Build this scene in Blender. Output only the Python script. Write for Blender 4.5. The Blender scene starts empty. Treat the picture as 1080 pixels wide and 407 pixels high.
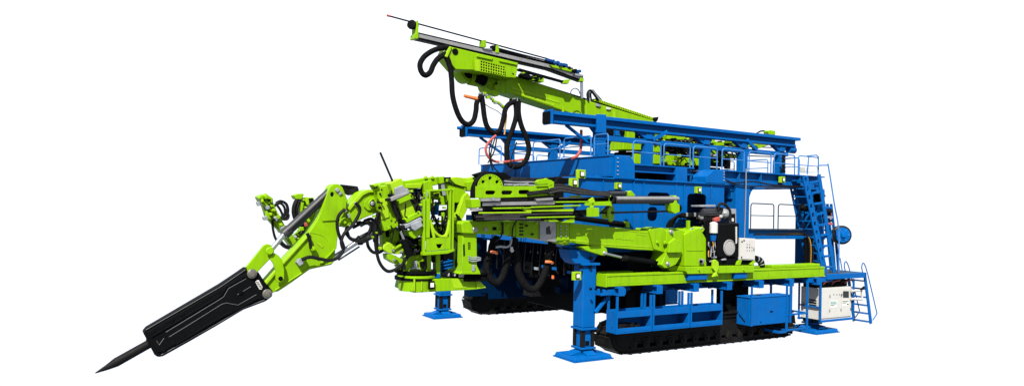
import bpy, bmesh, math, random
from mathutils import Vector, Matrix
random.seed(7)
SC = bpy.context.scene
COL = SC.collection

# ------------------------------------------------------------------ camera
FOC = 762.0                      # focal length in photo pixels (photo 1080 x 407)
CX, CY = 540.0, 203.5
def _ray(px, py): return Vector((px - CX, CY - py, FOC))
_xd = _ray(1780, 248).normalized()
_yd = _ray(72, 207); _yd = (_yd - _xd * _yd.dot(_xd)).normalized()
_zd = _xd.cross(_yd)
if _zd.y < 0: _zd = -_zd
def _w(v): return Vector((_xd.dot(v), _yd.dot(v), _zd.dot(v)))
CAM_H = 5.0
_r = _w(_ray(615, 377)); CAM = _r * (CAM_H / _r.z)
RIGHT, UP, FWD = _w(Vector((1, 0, 0))), _w(Vector((0, 1, 0))), _w(Vector((0, 0, 1)))
cam_d = bpy.data.cameras.new('camera'); cam = bpy.data.objects.new('camera', cam_d); COL.objects.link(cam)
cam_d.sensor_width = 36.0; cam_d.lens = 36.0 * FOC / 1080.0; cam_d.clip_end = 500
_m = Matrix.Identity(4)
for i in range(3):
    _m[i][0] = RIGHT[i]; _m[i][1] = UP[i]; _m[i][2] = -FWD[i]; _m[i][3] = CAM[i]
cam.matrix_world = _m
SC.camera = cam

# ------------------------------------------------------------------ light
EXPO = 2.25
SC.view_settings.view_transform = 'Standard'; SC.view_settings.look = 'None'
SC.view_settings.exposure = EXPO; SC.view_settings.gamma = 1.0
world = bpy.data.worlds.new('World'); SC.world = world; world.use_nodes = True
_n = world.node_tree.nodes; _l = world.node_tree.links
_bg = _n['Background']
_tc = _n.new('ShaderNodeTexCoord'); _sp = _n.new('ShaderNodeSeparateXYZ'); _mr = _n.new('ShaderNodeMapRange')
_l.new(_tc.outputs['Generated'], _sp.inputs[0]); _l.new(_sp.outputs['Z'], _mr.inputs['Value'])
_mr.inputs['From Min'].default_value = 0.0; _mr.inputs['From Max'].default_value = 1.0
_mr.inputs['To Min'].default_value = 1.03 / 2 ** EXPO; _mr.inputs['To Max'].default_value = 1.9 / 2 ** EXPO
_l.new(_mr.outputs[0], _bg.inputs['Strength'])
_bg.inputs['Color'].default_value = (1, 1.05, 1.14, 1)
sun_d = bpy.data.lights.new('sun', 'SUN'); sun = bpy.data.objects.new('sun', sun_d); COL.objects.link(sun)
sun_d.energy = 4.3; sun_d.angle = math.radians(0.6); sun_d.color = (1.0, 0.95, 0.84)
_el, _left = math.radians(47), math.radians(12)
_f = Vector((FWD.x, FWD.y, 0)).normalized(); _rt = Vector((RIGHT.x, RIGHT.y, 0)).normalized()
_to = (-_f * math.cos(_left) - _rt * math.sin(_left)) * math.cos(_el) + Vector((0, 0, math.sin(_el)))
sun.rotation_euler = _to.to_track_quat('Z', 'Y').to_euler()
SC.cycles.max_bounces = 6

# ------------------------------------------------------------------ materials
def material(name, col, rough=0.4, metal=0.0, spec=0.5, var=0.12, scale=2.5, dirt=None, dirt_amt=0.0, bump=0.0, coat=0.0, chips=None):
    m = bpy.data.materials.new(name); m.use_nodes = True
    n, l = m.node_tree.nodes, m.node_tree.links
    b = n['Principled BSDF']
    tc = n.new('ShaderNodeTexCoord')
    no = n.new('ShaderNodeTexNoise'); no.inputs['Scale'].default_value = scale; no.inputs['Detail'].default_value = 6
    no.inputs['Roughness'].default_value = 0.65
    l.new(tc.outputs['Object'], no.inputs['Vector'])
    cr = n.new('ShaderNodeValToRGB')
    c0 = [max(0, c * (1 - var)) for c in col]; c1 = [min(1, c * (1 + var)) for c in col]
    cr.color_ramp.elements[0].position = 0.3; cr.color_ramp.elements[1].position = 0.7
    cr.color_ramp.elements[0].color = (*c0, 1); cr.color_ramp.elements[1].color = (*c1, 1)
    l.new(no.outputs['Fac'], cr.inputs['Fac'])
    out = cr.outputs['Color']
    if dirt:
        n2 = n.new('ShaderNodeTexNoise'); n2.inputs['Scale'].default_value = 1.9; n2.inputs['Detail'].default_value = 9
        n2.inputs['Roughness'].default_value = 0.75
        mp = n.new('ShaderNodeMapping'); mp.inputs['Scale'].default_value = (1.6, 1.6, 0.55)
        l.new(tc.outputs['Object'], mp.inputs['Vector']); l.new(mp.outputs[0], n2.inputs['Vector'])
        r2 = n.new('ShaderNodeMapRange'); r2.inputs['From Min'].default_value = 0.52; r2.inputs['From Max'].default_value = 0.78
        r2.inputs['To Max'].default_value = dirt_amt
        l.new(n2.outputs['Fac'], r2.inputs['Value'])
        mx = n.new('ShaderNodeMix'); mx.data_type = 'RGBA'
        l.new(r2.outputs[0], mx.inputs['Factor']); l.new(out, mx.inputs['A']); mx.inputs['B'].default_value = (*dirt, 1)
        out = mx.outputs['Result']
    if chips:
        n4 = n.new('ShaderNodeTexNoise'); n4.inputs['Scale'].default_value = 7.5; n4.inputs['Detail'].default_value = 8; n4.inputs['Roughness'].default_value = 0.7
        l.new(tc.outputs['Object'], n4.inputs['Vector'])
        r4 = n.new('ShaderNodeMapRange'); r4.inputs['From Min'].default_value = 0.62; r4.inputs['From Max'].default_value = 0.72; r4.inputs['To Max'].default_value = 0.55
        l.new(n4.outputs['Fac'], r4.inputs['Value'])
        m4 = n.new('ShaderNodeMix'); m4.data_type = 'RGBA'; l.new(r4.outputs[0], m4.inputs['Factor']); l.new(out, m4.inputs['A']); m4.inputs['B'].default_value = (*chips, 1)
        n5 = n.new('ShaderNodeTexNoise'); n5.inputs['Scale'].default_value = 3.2; n5.inputs['Detail'].default_value = 5
        p5 = n.new('ShaderNodeMapping'); p5.inputs['Scale'].default_value = (2.6, 2.6, 0.18); l.new(tc.outputs['Object'], p5.inputs['Vector']); l.new(p5.outputs[0], n5.inputs['Vector'])
        r5 = n.new('ShaderNodeMapRange'); r5.inputs['From Min'].default_value = 0.5; r5.inputs['From Max'].default_value = 0.75; r5.inputs['To Max'].default_value = 0.45
        l.new(n5.outputs['Fac'], r5.inputs['Value'])
        m5 = n.new('ShaderNodeMix'); m5.data_type = 'RGBA'; l.new(r5.outputs[0], m5.inputs['Factor']); l.new(m4.outputs['Result'], m5.inputs['A']); m5.inputs['B'].default_value = (*[c * .55 + .006 for c in col], 1)
        out = m5.outputs['Result']
    l.new(out, b.inputs['Base Color'])
    rr = n.new('ShaderNodeMapRange'); rr.inputs['To Min'].default_value = max(0.03, rough - 0.1); rr.inputs['To Max'].default_value = min(1, rough + 0.12)
    l.new(no.outputs['Fac'], rr.inputs['Value']); l.new(rr.outputs[0], b.inputs['Roughness'])
    b.inputs['Metallic'].default_value = metal; b.inputs['Specular IOR Level'].default_value = spec
    if coat: b.inputs['Coat Weight'].default_value = coat; b.inputs['Coat Roughness'].default_value = 0.15
    if bump:
        bp = n.new('ShaderNodeBump'); bp.inputs['Strength'].default_value = bump; bp.inputs['Distance'].default_value = 0.02
        n3 = n.new('ShaderNodeTexNoise'); n3.inputs['Scale'].default_value = 14; n3.inputs['Detail'].default_value = 4
        l.new(tc.outputs['Object'], n3.inputs['Vector'])
        l.new(n3.outputs['Fac'], bp.inputs['Height']); l.new(bp.outputs[0], b.inputs['Normal'])
    return m
BLUE = material('blue_paint', (0.0, 0.0375, 0.142), 0.45, spec=0.025, dirt=(0.012, 0.04, 0.10), dirt_amt=0.4, bump=0.02, var=.09, chips=(.035, .05, .075))
LIME = material('lime_paint', (0.080, 0.162, 0.0006), 0.42, spec=0.05, dirt=(0.05, 0.09, 0.003), dirt_amt=0.35, bump=0.015, var=.07, chips=(.07, .085, .03))
LIMEY = material('pale_lime_paint', (0.105, 0.185, 0.003), 0.42, spec=0.06, var=0.15, dirt=(0.08, 0.12, 0.015), dirt_amt=0.4)
BLACK = material('black_paint', (0.0018, 0.002, 0.0024), 0.5, spec=0.008, bump=0.04)
STEELBLK = material('black_steel', (0.003, 0.003, 0.0034), 0.55, spec=0.03, dirt=(0.010, 0.009, 0.008), dirt_amt=0.4, bump=0.2)
RUBBER = material('black_rubber', (0.0022, 0.0022, 0.0025), 0.42, spec=0.08, bump=0.15)
SLEEVE = material('woven_hose_sleeve', (0.003, 0.003, 0.0033), 0.85, spec=0.008, scale=12, var=0.4, bump=0.5)
GREY = material('grey_barrel_paint', (0.0125, 0.013, 0.0155), 0.42, spec=0.1)
STEEL = material('bare_steel', (0.13, 0.13, 0.135), 0.4, metal=0.5, dirt=(0.05, 0.045, 0.04), dirt_amt=0.6)
CHROME = material('chrome_rod', (0.28, 0.29, 0.31), 0.2, metal=1.0, var=0.03)
GALV = material('galvanised_plate', (0.10, 0.11, 0.125), 0.45, metal=0.2, var=0.25, scale=5)
WHITE = material('white_enamel', (0.20, 0.20, 0.195), 0.45, spec=0.2, var=0.04, dirt=(0.15, 0.145, 0.13), dirt_amt=0.3)
LAMPW = material('lamp_lens', (0.26, 0.27, 0.26), 0.25, var=0.03)
BLUE_SHADE = material('shaded_blue_paint', (0.0, 0.004, 0.015), 0.6, spec=.01, dirt=(.004,.004,.005), dirt_amt=.6)  # blue paint darkened; the belly's shade is put into this colour
WORN = material('worn_black_steel', (0.0036, 0.0035, 0.0034), 0.5, spec=.03, var=.5, scale=7, dirt=(.018,.016,.014), dirt_amt=.5, bump=.2)
HOSE2 = material('grey_highlight_hose', (0.014, 0.014, 0.0145), 0.5, spec=.12, var=.3)  # lighter grey puts highlights into the colour of some hoses
HOSE3 = material('dark_grey_hose', (0.006, 0.006, 0.0065), 0.45, spec=.12, var=.3)
LGREY = material('light_grey_mesh', (0.13, 0.13, 0.132), 0.5, spec=.1, scale=30, var=.2)
RED = material('red_hose', (0.15, 0.030, 0.025), 0.5, spec=.1, var=0.2)
ORANGE = material('orange_band', (0.30, 0.055, 0.005), 0.5)
YELLOW = material('yellow_cable', (0.18, 0.09, 0.008), 0.5)
SCREEN = material('dark_screen', (0.008, 0.010, 0.010), 0.3, spec=.1)
TEAL = material('teal_print', (0.015, 0.1, 0.1), 0.5)
NAVY = material('blue_cloth', (0.003, 0.020, 0.075), 0.8, spec=.02, var=0.5, scale=9, bump=0.6)
TREAD = material('tread_plate', (0.010, 0.016, 0.026), 0.6, spec=.08, dirt=(0.06, 0.05, 0.04), dirt_amt=0.5)

# ------------------------------------------------------------------ builders
def pt(x, y, Y=None, X=None, Z=None):
    """The point of the photograph's pixel (x, y) on a plane of the place."""
    d = _w(_ray(x, y))
    if Y is not None: t = (Y - CAM.y) / d.y
    elif X is not None: t = (X - CAM.x) / d.x
    else: t = (Z - CAM.z) / d.z
    return CAM + d * t
def m_px(n, p): return n * (p - CAM).dot(FWD) / FOC            # n photo pixels in metres at p
def V(*a): return Vector(a)
def smooth(pts, k=6):
    pts = [Vector(p) for p in pts]
    if len(pts) < 3: return pts
    P = [pts[0] * 2 - pts[1]] + pts + [pts[-1] * 2 - pts[-2]]
    out = []
    for i in range(1, len(P) - 2):
        a, b, c, d = P[i - 1:i + 3]
        for j in range(k):
            t = j / k
            out.append(0.5 * ((2 * b) + (c - a) * t + (2 * a - 5 * b + 4 * c - d) * t * t + (3 * b - a - 3 * c + d) * t ** 3))
    out.append(pts[-1]); return out

class MB:
    def __init__(s): s.bm = bmesh.new()
    def _faces(s, vs, fs):
        bv = [s.bm.verts.new(v) for v in vs]
        for f in fs:
            try: s.bm.faces.new([bv[i] for i in f])
            except ValueError: pass
        return s
    def hexa(s, a, b):                       # two quads (lists of four) joined
        return s._faces(list(a) + list(b), [(3, 2, 1, 0), (4, 5, 6, 7), (0, 1, 5, 4), (1, 2, 6, 5), (2, 3, 7, 6), (3, 0, 4, 7)])
    def box(s, x0, x1, y0, y1, z0, z1):
        return s.hexa([V(x0, y0, z0), V(x1, y0, z0), V(x1, y1, z0), V(x0, y1, z0)], [V(x0, y0, z1), V(x1, y0, z1), V(x1, y1, z1), V(x0, y1, z1)])
    def bar(s, p, q, w, h, up=V(0, 0, 1), w2=None, h2=None):
        p, q = Vector(p), Vector(q); d = (q - p).normalized()
        u = d.cross(up)
        if u.length < 1e-4: u = d.cross(V(1, 0, 0))
        u.normalize(); v = u.cross(d)
        w2, h2 = w2 or w, h2 or h
        f = lambda c, w, h: [c - u * w / 2 - v * h / 2, c + u * w / 2 - v * h / 2, c + u * w / 2 + v * h / 2, c - u * w / 2 + v * h / 2]
        return s.hexa(f(p, w, h), f(q, w2, h2))
    def prism(s, pts, vec):
        n = len(pts); a = [Vector(p) for p in pts]; b = [p + Vector(vec) for p in a]
        return s._faces(a + b, [tuple(range(n)), tuple(range(2 * n - 1, n - 1, -1))] + [(i, i + n, (i + 1) % n + n, (i + 1) % n) for i in range(n)])
    def px(s, pts, Y, th):                   # outline seen in the photo, standing at Y, th metres thick
        return s.prism([pt(x, y, Y=Y) for x, y in pts], (0, th, 0))
    def cyl(s, p, q, r, r2=None, n=20):
        return s.rings([p, q], [r, r if r2 is None else r2], n)
    def rings(s, pts, rs, n=12):
        pts = [Vector(p) for p in pts]; k = len(pts); u = None; R = []
        for i in range(k):
            d = (pts[min(i + 1, k - 1)] - pts[max(i - 1, 0)])
            if d.length < 1e-7: d = pts[-1] - pts[0]
            if d.length < 1e-7: d = V(0, 0, 1)
            d.normalize()
            if u is None:
                u = d.cross(V(0, 0, 1))
                if u.length < 1e-3: u = d.cross(V(1, 0, 0))
            u = u - d * u.dot(d)
            if u.length < 1e-4: u = d.orthogonal()
            u.normalize(); v = d.cross(u)
            R.append([s.bm.verts.new(pts[i] + (u * math.cos(2 * math.pi * j / n) + v * math.sin(2 * math.pi * j / n)) * rs[i]) for j in range(n)])
        for i in range(k - 1):
            for j in range(n):
                s.bm.faces.new((R[i][j], R[i][(j + 1) % n], R[i + 1][(j + 1) % n], R[i + 1][j]))
        s.bm.faces.new(R[0][::-1]); s.bm.faces.new(R[-1]); return s
    def tube(s, pts, r, n=8, k=6):
        p = smooth(pts, k) if k > 1 else [Vector(x) for x in pts]
        return s.rings(p, [r] * len(p), n)
    def lathe(s, c, ax, prof, n=24):         # prof: (distance along ax, radius)
        ax = Vector(ax).normalized()
        return s.rings([Vector(c) + ax * a for a, _ in prof], [max(r, 1e-4) for _, r in prof], n)
    def plate(s, outer, holes, o, u, v, nrm, th):   # flat plate with holes; 2-D outlines in (u, v)
        cu = bpy.data.curves.new('tmp', 'CURVE'); cu.dimensions = '2D'; cu.fill_mode = 'BOTH'; cu.extrude = th / 2
        for loop in [outer] + list(holes):
            sp = cu.splines.new('POLY'); sp.points.add(len(loop) - 1); sp.use_cyclic_u = True
            for i, (a, b) in enumerate(loop): sp.points[i].co = (a, b, 0, 1)
        ob = bpy.data.objects.new('tmp', cu); COL.objects.link(ob)
        dg = bpy.context.evaluated_depsgraph_get(); me = bpy.data.meshes.new_from_object(ob.evaluated_get(dg))
        o, u, v, nrm = Vector(o), Vector(u), Vector(v), Vector(nrm)
        t = bmesh.new(); t.from_mesh(me); bmesh.ops.remove_doubles(t, verts=t.verts, dist=1e-5)
        mp = {}
        for w in t.verts: mp[w] = s.bm.verts.new(o + u * w.co.x + v * w.co.y + nrm * (w.co.z + th / 2))
        for f in t.faces:
            try: s.bm.faces.new([mp[w] for w in f.verts])
            except ValueError: pass
        t.free(); bpy.data.objects.remove(ob); bpy.data.curves.remove(cu); bpy.data.meshes.remove(me)
        return s
    def pxplate(s, outer, holes, Y, th):     # the same from photo outlines standing at Y
        g = lambda L: [((q := pt(x, y, Y=Y)).x, q.z) for x, y in L]
        return s.plate(g(outer), [g(h) for h in holes], (0, Y, 0), (1, 0, 0), (0, 0, 1), (0, 1, 0), th)
    def build(s, name, mat, parent=None, bevel=0.0, flat=False):
        bmesh.ops.recalc_face_normals(s.bm, faces=s.bm.faces)
        org = ORIGIN.get(root_of(parent), V(0, 0, 0)) if parent else V(0, 0, 0)
        bmesh.ops.translate(s.bm, verts=s.bm.verts, vec=-org)
        me = bpy.data.meshes.new(name); s.bm.to_mesh(me); s.bm.free()
        if not flat:
            for p in me.polygons: p.use_smooth = True
            me.set_sharp_from_angle(angle=math.radians(35))
        me.materials.append(mat)
        o = bpy.data.objects.new(name, me); COL.objects.link(o)
        if parent: o.parent = parent
        if bevel:
            b = o.modifiers.new('bevel', 'BEVEL'); b.width = bevel; b.segments = 2; b.limit_method = 'ANGLE'; b.angle_limit = math.radians(40); b.harden_normals = True
        return o
ORIGIN = {}
def root_of(o):
    while o.parent: o = o.parent
    return o.name
def thing(name, label, cat, loc=(0, 0, 0), group=None):
    o = bpy.data.objects.new(name, None); COL.objects.link(o); o.empty_display_size = 0.3
    o.location = loc; o['label'] = label; o['category'] = cat
    if group: o['group'] = group
    ORIGIN[o.name] = Vector(loc); return o
def rrect(x0, y0, x1, y1, r, n=5):
    out = []
    for cx, cy, a in ((x1 - r, y1 - r, 0), (x0 + r, y1 - r, 90), (x0 + r, y0 + r, 180), (x1 - r, y0 + r, 270)):
        for i in range(n + 1):
            t = math.radians(a + 90 * i / n); out.append((cx + r * math.cos(t), cy + r * math.sin(t)))
    return out
def circ(x, y, r, ry=None, n=20): return [(x + r * math.cos(2 * math.pi * i / n), y + (ry or r) * math.sin(2 * math.pi * i / n)) for i in range(n)]
def hose(pts, r, mat, parent, name='hose', n=8): return MB().tube(pts, r, n).build(name, mat, parent)
def pxs(L, Y): return [pt(x, y, Y=Y) for x, y in L]

#SECTIONS
# ================================================================== GANTRY
g = thing('tunnel_gantry', 'blue steel tunnelling gantry on two black crawler tracks with a guardrailed top deck', 'gantry', (0, 0, 0))

def body_side(Y0, Y1, x0, face_holes):
    mb = MB()
    z0, z1 = 3.5, 6.05
    o = [(x0, z0), (6.98, z0), (6.98, z1), (x0, z1)]
    mb.plate(o, face_holes, (0, Y0, 0), (1, 0, 0), (0, 0, 1), (0, 1, 0), 0.04)
    mb.box(x0, x0 + .05, Y0 + .042, Y1, z0, z1); mb.box(6.93, 6.98, Y0 + .042, Y1, z0, z1)
    mb.box(x0 + .052, 6.928, Y1 - .05, Y1, z0, z1)
    mb.box(x0 + .052, 6.928, Y0 + .042, Y1 - .052, z1 - .05, z1 - .003); mb.box(x0 + .052, 6.928, Y0 + .042, Y1 - .052, z0 + .003, z0 + .05)
    return mb.build('side_box', BLUE, g)
def hole(x0, y0, x1, y1, r=.18):
    a, b = pt(x0, y0, Y=.3), pt(x1, y1, Y=.3)
    return rrect(a.x, b.z, b.x, a.z, r)
H = [hole(683, 202.5, 706.5, 217), hole(683, 218, 693.5, 233), hole(725, 204, 744.5, 246), hole(641, 200.5, 660, 209, .1)]
sb = body_side(.3, 1.4, .05, H)
body_side(8.4, 9.5, 1.1, [])
# flange strips and stiffeners on the near side box
MB().box(.0, 7.03, .22, 1.45, 6.053, 6.11).build('top_flange', BLUE, g, .01)
for x in (635, 667.5, 678, 712, 721, 749.5):
    X = pt(x, 220, Y=.3).x
    MB().box(X - .02, X + .02, .262, .297, 3.55, 6.05).build('stiffener', BLUE, sb, .004)
for a, b in ((603, 615), (627, 640)):
    X = pt(a, 190, Y=.3).x
mb = MB()
for i in range(14):
    X = .25 + i * .5; mb.cyl((X, .6, 6.11), (X, .6, 6.14), .03, n=6)
mb.build('bolt_row', BLUE, g)
for X in (2.05, 7.0 - 1.0):
    MB().px([(0, 0)] * 0 or [(pxx, pyy) for pxx, pyy in ((628, 188), (630, 184.5), (632.5, 184.5), (635, 188.3))], .35, .06).build('lifting_lug', BLUE, g) if X < 3 else \
        MB().px([(730.5, 193), (732, 189), (734.5, 189), (736, 193)], .35, .06).build('lifting_lug', BLUE, g)
# underside cross members between the two sides
MB().box(.3, .9, 1.42, 8.38, 3.65, 4.05).build('cross_member', BLUE, g, .02)
MB().box(6.1, 6.9, 1.42, 8.38, 3.65, 4.6).build('cross_member', BLUE, g, .02)
MB().box(2.0, 5.8, 8.0, 8.38, 2.2, 5.9).build('inner_panel', BLUE_SHADE, g, .02)
MB().box(2.4, 7.0, 1.5, 1.55, 6.12, 6.55).build('gap_shade_sheet', BLACK, g)  # black sheet added as the darkness of the gap under the deck girder
MB().box(1.3, 6.5, 1.45, 8.35, 5.55, 5.7).build('inner_ceiling', BLUE_SHADE, g)
# front girder across the machine
mb = MB()
mb.box(1.22, 1.26, .32, 9.6, 6.2, 6.86); mb.box(1.185, 1.8, .3, 9.62, 6.863, 6.90); mb.box(1.16, 1.8, .3, 9.62, 6.15, 6.197); mb.box(1.7, 1.74, .32, 9.6, 6.2, 6.86)
mb.box(1.263, 1.697, .32, .36, 6.2, 6.86); mb.box(1.263, 1.697, 9.56, 9.6, 6.2, 6.86)
fg = mb.build('front_girder', BLUE, g, .008)
for y in (6.6, 8.6): MB().box(1.19, 1.217, y - .02, y + .02, 6.2, 6.86).build('stiffener', BLUE, fg)
# bolted corner block and deck girders
def corner(pxs_, Y, th, bolts):
    o = MB().px(pxs_, Y, th).build('corner_block', BLUE, g, .025)
    mb = MB()
    for x, y in bolts:
        p = pt(x, y, Y=Y); mb.cyl(p, p + V(0, -.035, 0), .028, n=6)
    mb.build('bolt', GALV, o)
corner([(650, 163.8), (655, 163.8), (665, 164.2), (669.6, 172), (669.8, 189.5), (648.5, 188.5)], .2, 1.0, [(651.2, y) for y in (166.8, 171.2, 175.6, 180, 184)])
corner([(745.2, 186), (753.5, 178.8), (764.8, 179.4), (765, 194), (744.8, 193)], .2, 1.0, [(763.2, y) for y in (181.5, 184.3, 187.2, 190.2)])
MB().box(1.9, 2.35, 1.22, 8.8, 6.15, 6.55).build('cross_girder', BLUE, g, .01)
def deck_girder(Y0, x0, x1, zb, name='deck_girder'):
    mb = MB(); mb.box(x0, x1, Y0 - .12, Y0 + .32, 6.62, 6.67); mb.box(x0, x1, Y0 + .06, Y0 + .12, zb, 6.618); mb.box(x0, x1, Y0 - .12, Y0 + .32, zb - .05, zb - .002)
    o = mb.build(name, BLUE, g, .006)
    return o
dg1 = deck_girder(.62, 2.42, 5.55, 6.42); deck_girder(9.0, 1.9, 12.9, 6.15)
MB().px([(713.6, 177), (725, 177.6), (725, 192.6), (713.4, 192)], .45, .6).build('deck_support', BLUE, g, .015)
MB().box(5.3, 6.25, 1.6, 9.0, 6.3, 6.55).build('cross_girder', BLUE, g, .01)
dg2 = deck_girder(.62, 7.15, 13.55, 6.12)
for X in (8.1, 9.4, 10.7, 11.9): MB().box(X - .015, X + .015, .52, .675, 6.13, 6.6).build('stiffener', BLUE, dg2)
# deck plates
MB().box(1.9, 12.85, .96, 8.86, 6.56, 6.60).build('deck_plate', TREAD, g)
MB().box(13.3, 13.55, .98, 9.3, 6.12, 6.6).build('rear_girder', BLUE, g, .01)
# columns carrying the rear half of the deck
def column(x0, x1, Y0, Y1, z0, z1):
    return MB().box(x0, x1, Y0, Y1, z0, z1).build('column', BLUE, g, .02)
cA = column(7.82, 8.62, .45, 1.15, 2.5, 6.06)
cB = column(12.98, 13.5, .45, 1.15, 2.52, 6.06)
column(7.82, 8.62, 8.6, 9.3, .9, 6.06); column(12.15, 12.8, 8.6, 9.3, .2, 6.06)
def gusset(xc, zc, sx, sz, par, Y=.6, th=.3, r=.95):
    pts = [V(xc, Y, zc), V(xc + sx * r, Y, zc)]
    for i in range(7):
        a = math.radians(90 * i / 6); pts.append(V(xc + sx * (r - r * math.sin(a) * .8), Y, zc + sz * (r * 1.25 - r * 1.25 * math.cos(a)) ))
    pts.append(V(xc, Y, zc + sz * r * 1.25))
    MB().prism(pts, (0, th, 0)).build('gusset', BLUE, par, .01)
gusset(8.62, 6.06, 1, -1, cA, r=.62); gusset(7.82, 6.06, -1, -1, cA, r=.42); gusset(12.98, 6.06, -1, -1, cB, r=.6)
# lower rear walkway between the columns
wb = MB().box(8.65, 12.95, .55, 1.1, 3.92, 4.3).build('walkway_beam', BLUE, g, .02)
MB().box(8.65, 12.95, .45, 1.15, 4.303, 4.34).build('walkway_floor', TREAD, g)
def guardrail(p, q, h, r=.026, mat=BLUE, c=.12, mid=(.52,), posts=()):
    p, q = Vector(p), Vector(q); d = (q - p).normalized(); z = V(0, 0, 1)
    mb = MB()
    path = [p, p + z * (h - c)]
    for i in range(1, 5):
        a = math.radians(22.5 * i); path.append(p + z * (h - c + c * math.sin(a)) + d * (c - c * math.cos(a)))
    for i in range(1, 5):
        a = math.radians(22.5 * i); path.append(q - d * (c - c * math.sin(a)) + z * (h - c + c * math.cos(a)))
    path.append(q)
    mb.tube(path, r, 8, 1)
    o = mb.build('guardrail', mat, g)
    m2 = MB()
    for f in mid: m2.tube([p + z * h * f, q + z * h * f], r * .85, 6, 1)
    m2.build('middle_rail', mat, o)
    return o
RAILP = material('pale_blue_rail_paint', (0.012, 0.064, 0.185), 0.4, spec=.15, var=.2)
for a, b in ((667.5, 696.5), (700, 727.5), (731, 756), (761.5, 784.5), (790, 813), (816.5, 838), (842, 863)):
    p, q = pt(a, 172.5, Y=.56), pt(b, 180, Y=.56)
    guardrail((p.x, .56, 6.67), (q.x, .56, 6.67), .83, mat=RAILP)
for a, b in ((505, 528.5), (537, 558), (562, 590.5), (594.5, 623), (626.5, 654.5)):
    p, q = pt(a, 174, X=1.2), pt(b, 165, X=1.2)
    guardrail((1.2, p.y, 6.92), (1.2, max(q.y, .4), 6.92), .74, mat=RAILP)
for i in range(7): guardrail((2.6 + i * 1.45, 9.25, 6.67), (3.9 + i * 1.45, 9.25, 6.67), .83, mat=RAILP)
for y0, y1 in ((1.3, 2.7), (3.0, 4.6), (5.0, 6.6)): guardrail((12.85, y0, 6.67), (12.85, y1, 6.67), .83, mat=RAILP)
for a, b in ((791.5, 815.8), (820.5, 848)):
    p, q = pt(a, 243, Y=.4), pt(b, 243, Y=.4)
    guardrail((p.x, .4, 4.36), (q.x, .4, 4.36), 1.02, mat=BLACK, r=.022)
# overhead crane rails
def crane_rail(Y):
    z1 = 8.42; x0, x1 = -.5, 13.15
    mb = MB(); mb.box(x0 + .06, x1, Y - .24, Y + .2, z1 - .13, z1); mb.box(x0 + .06, x1 - .1, Y - .03, Y + .05, z1 - .33, z1 - .132); mb.box(x0 + .06, x1 - .25, Y - .19, Y + .17, z1 - .42, z1 - .332)
    ra = mb.build('crane_rail', BLUE, g, .012)
    MB().box(x0 - .02, x0 + .057, Y - .27, Y + .27, z1 - .47, z1 + .05).build('end_stop', BLUE, ra, .012)
    MB().box(x0 - .1, x0 - .022, Y - .2, Y + .22, z1 - .44, z1 - .02).build('buffer', BLACK, ra, .02)
    if Y > 5: MB().cyl((x0 - .3, Y, z1 - .1), (x0 - .1, Y, z1 - .1), .07).build('buffer_pin', BLUE, ra)
    MB().cyl((12.6, Y, z1 - .55), (13.0, Y, z1 - .55), .16).build('rail_motor', BLUE, ra)
    mid = MB().box(2.0, 12.5, Y - .09, Y + .09, 7.55, 7.74).build('tie_beam', BLUE, g, .01)
    P = [pt(x, 150, Y=1.7).x for x in (632, 682.5, 743.5, 783, 823)]
    for i, X in enumerate(P):
        mb = MB().box(X - .19, X + .19, Y - .15, Y + .15, 6.6, 7.548)
        mb.box(X - .17, X + .17, Y - .13, Y + .13, 7.742, 7.98) if i != 0 else mb.box(X - .2, X + .2, Y - .16, Y + .16, 7.55, 8.02)
        po = mb.build('post', BLUE, g, .012)
        w = .5 if i else .3
        MB().prism([V(X - .17 - w, Y - .1, 8.03), V(X + .17 + (w * .4), Y - .1, 8.03), V(X + .17, Y - .1, 7.745), V(X - .17, Y - .1, 7.745)], (0, .2, 0)).build('haunch', BLUE, po, .01)
    X = P[3]; MB().bar((X + .1, Y - .15, 8.1), (X + .75, Y - .15, 7.7), .07, .14).build('brace', BLUE, g, .008)
    X = P[1]; MB().bar((X + .9, Y - .15, 8.1), (X + .15, Y - .15, 7.72), .07, .14).build('brace', BLUE, g, .008)
    MB().bar((P[0] - .1, Y, 7.2), (P[0] - 1.5, Y + .05, 8.0), .1, .1).build('brace', BLUE, g, .008)
    return ra
r1 = crane_rail(1.7); crane_rail(8.1)
o = MB().px([(630, 120.5), (639.5, 121), (639.5, 140.5), (630, 140)], 1.42, .1).build('stop_plate', BLUE, r1, .01)
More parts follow.
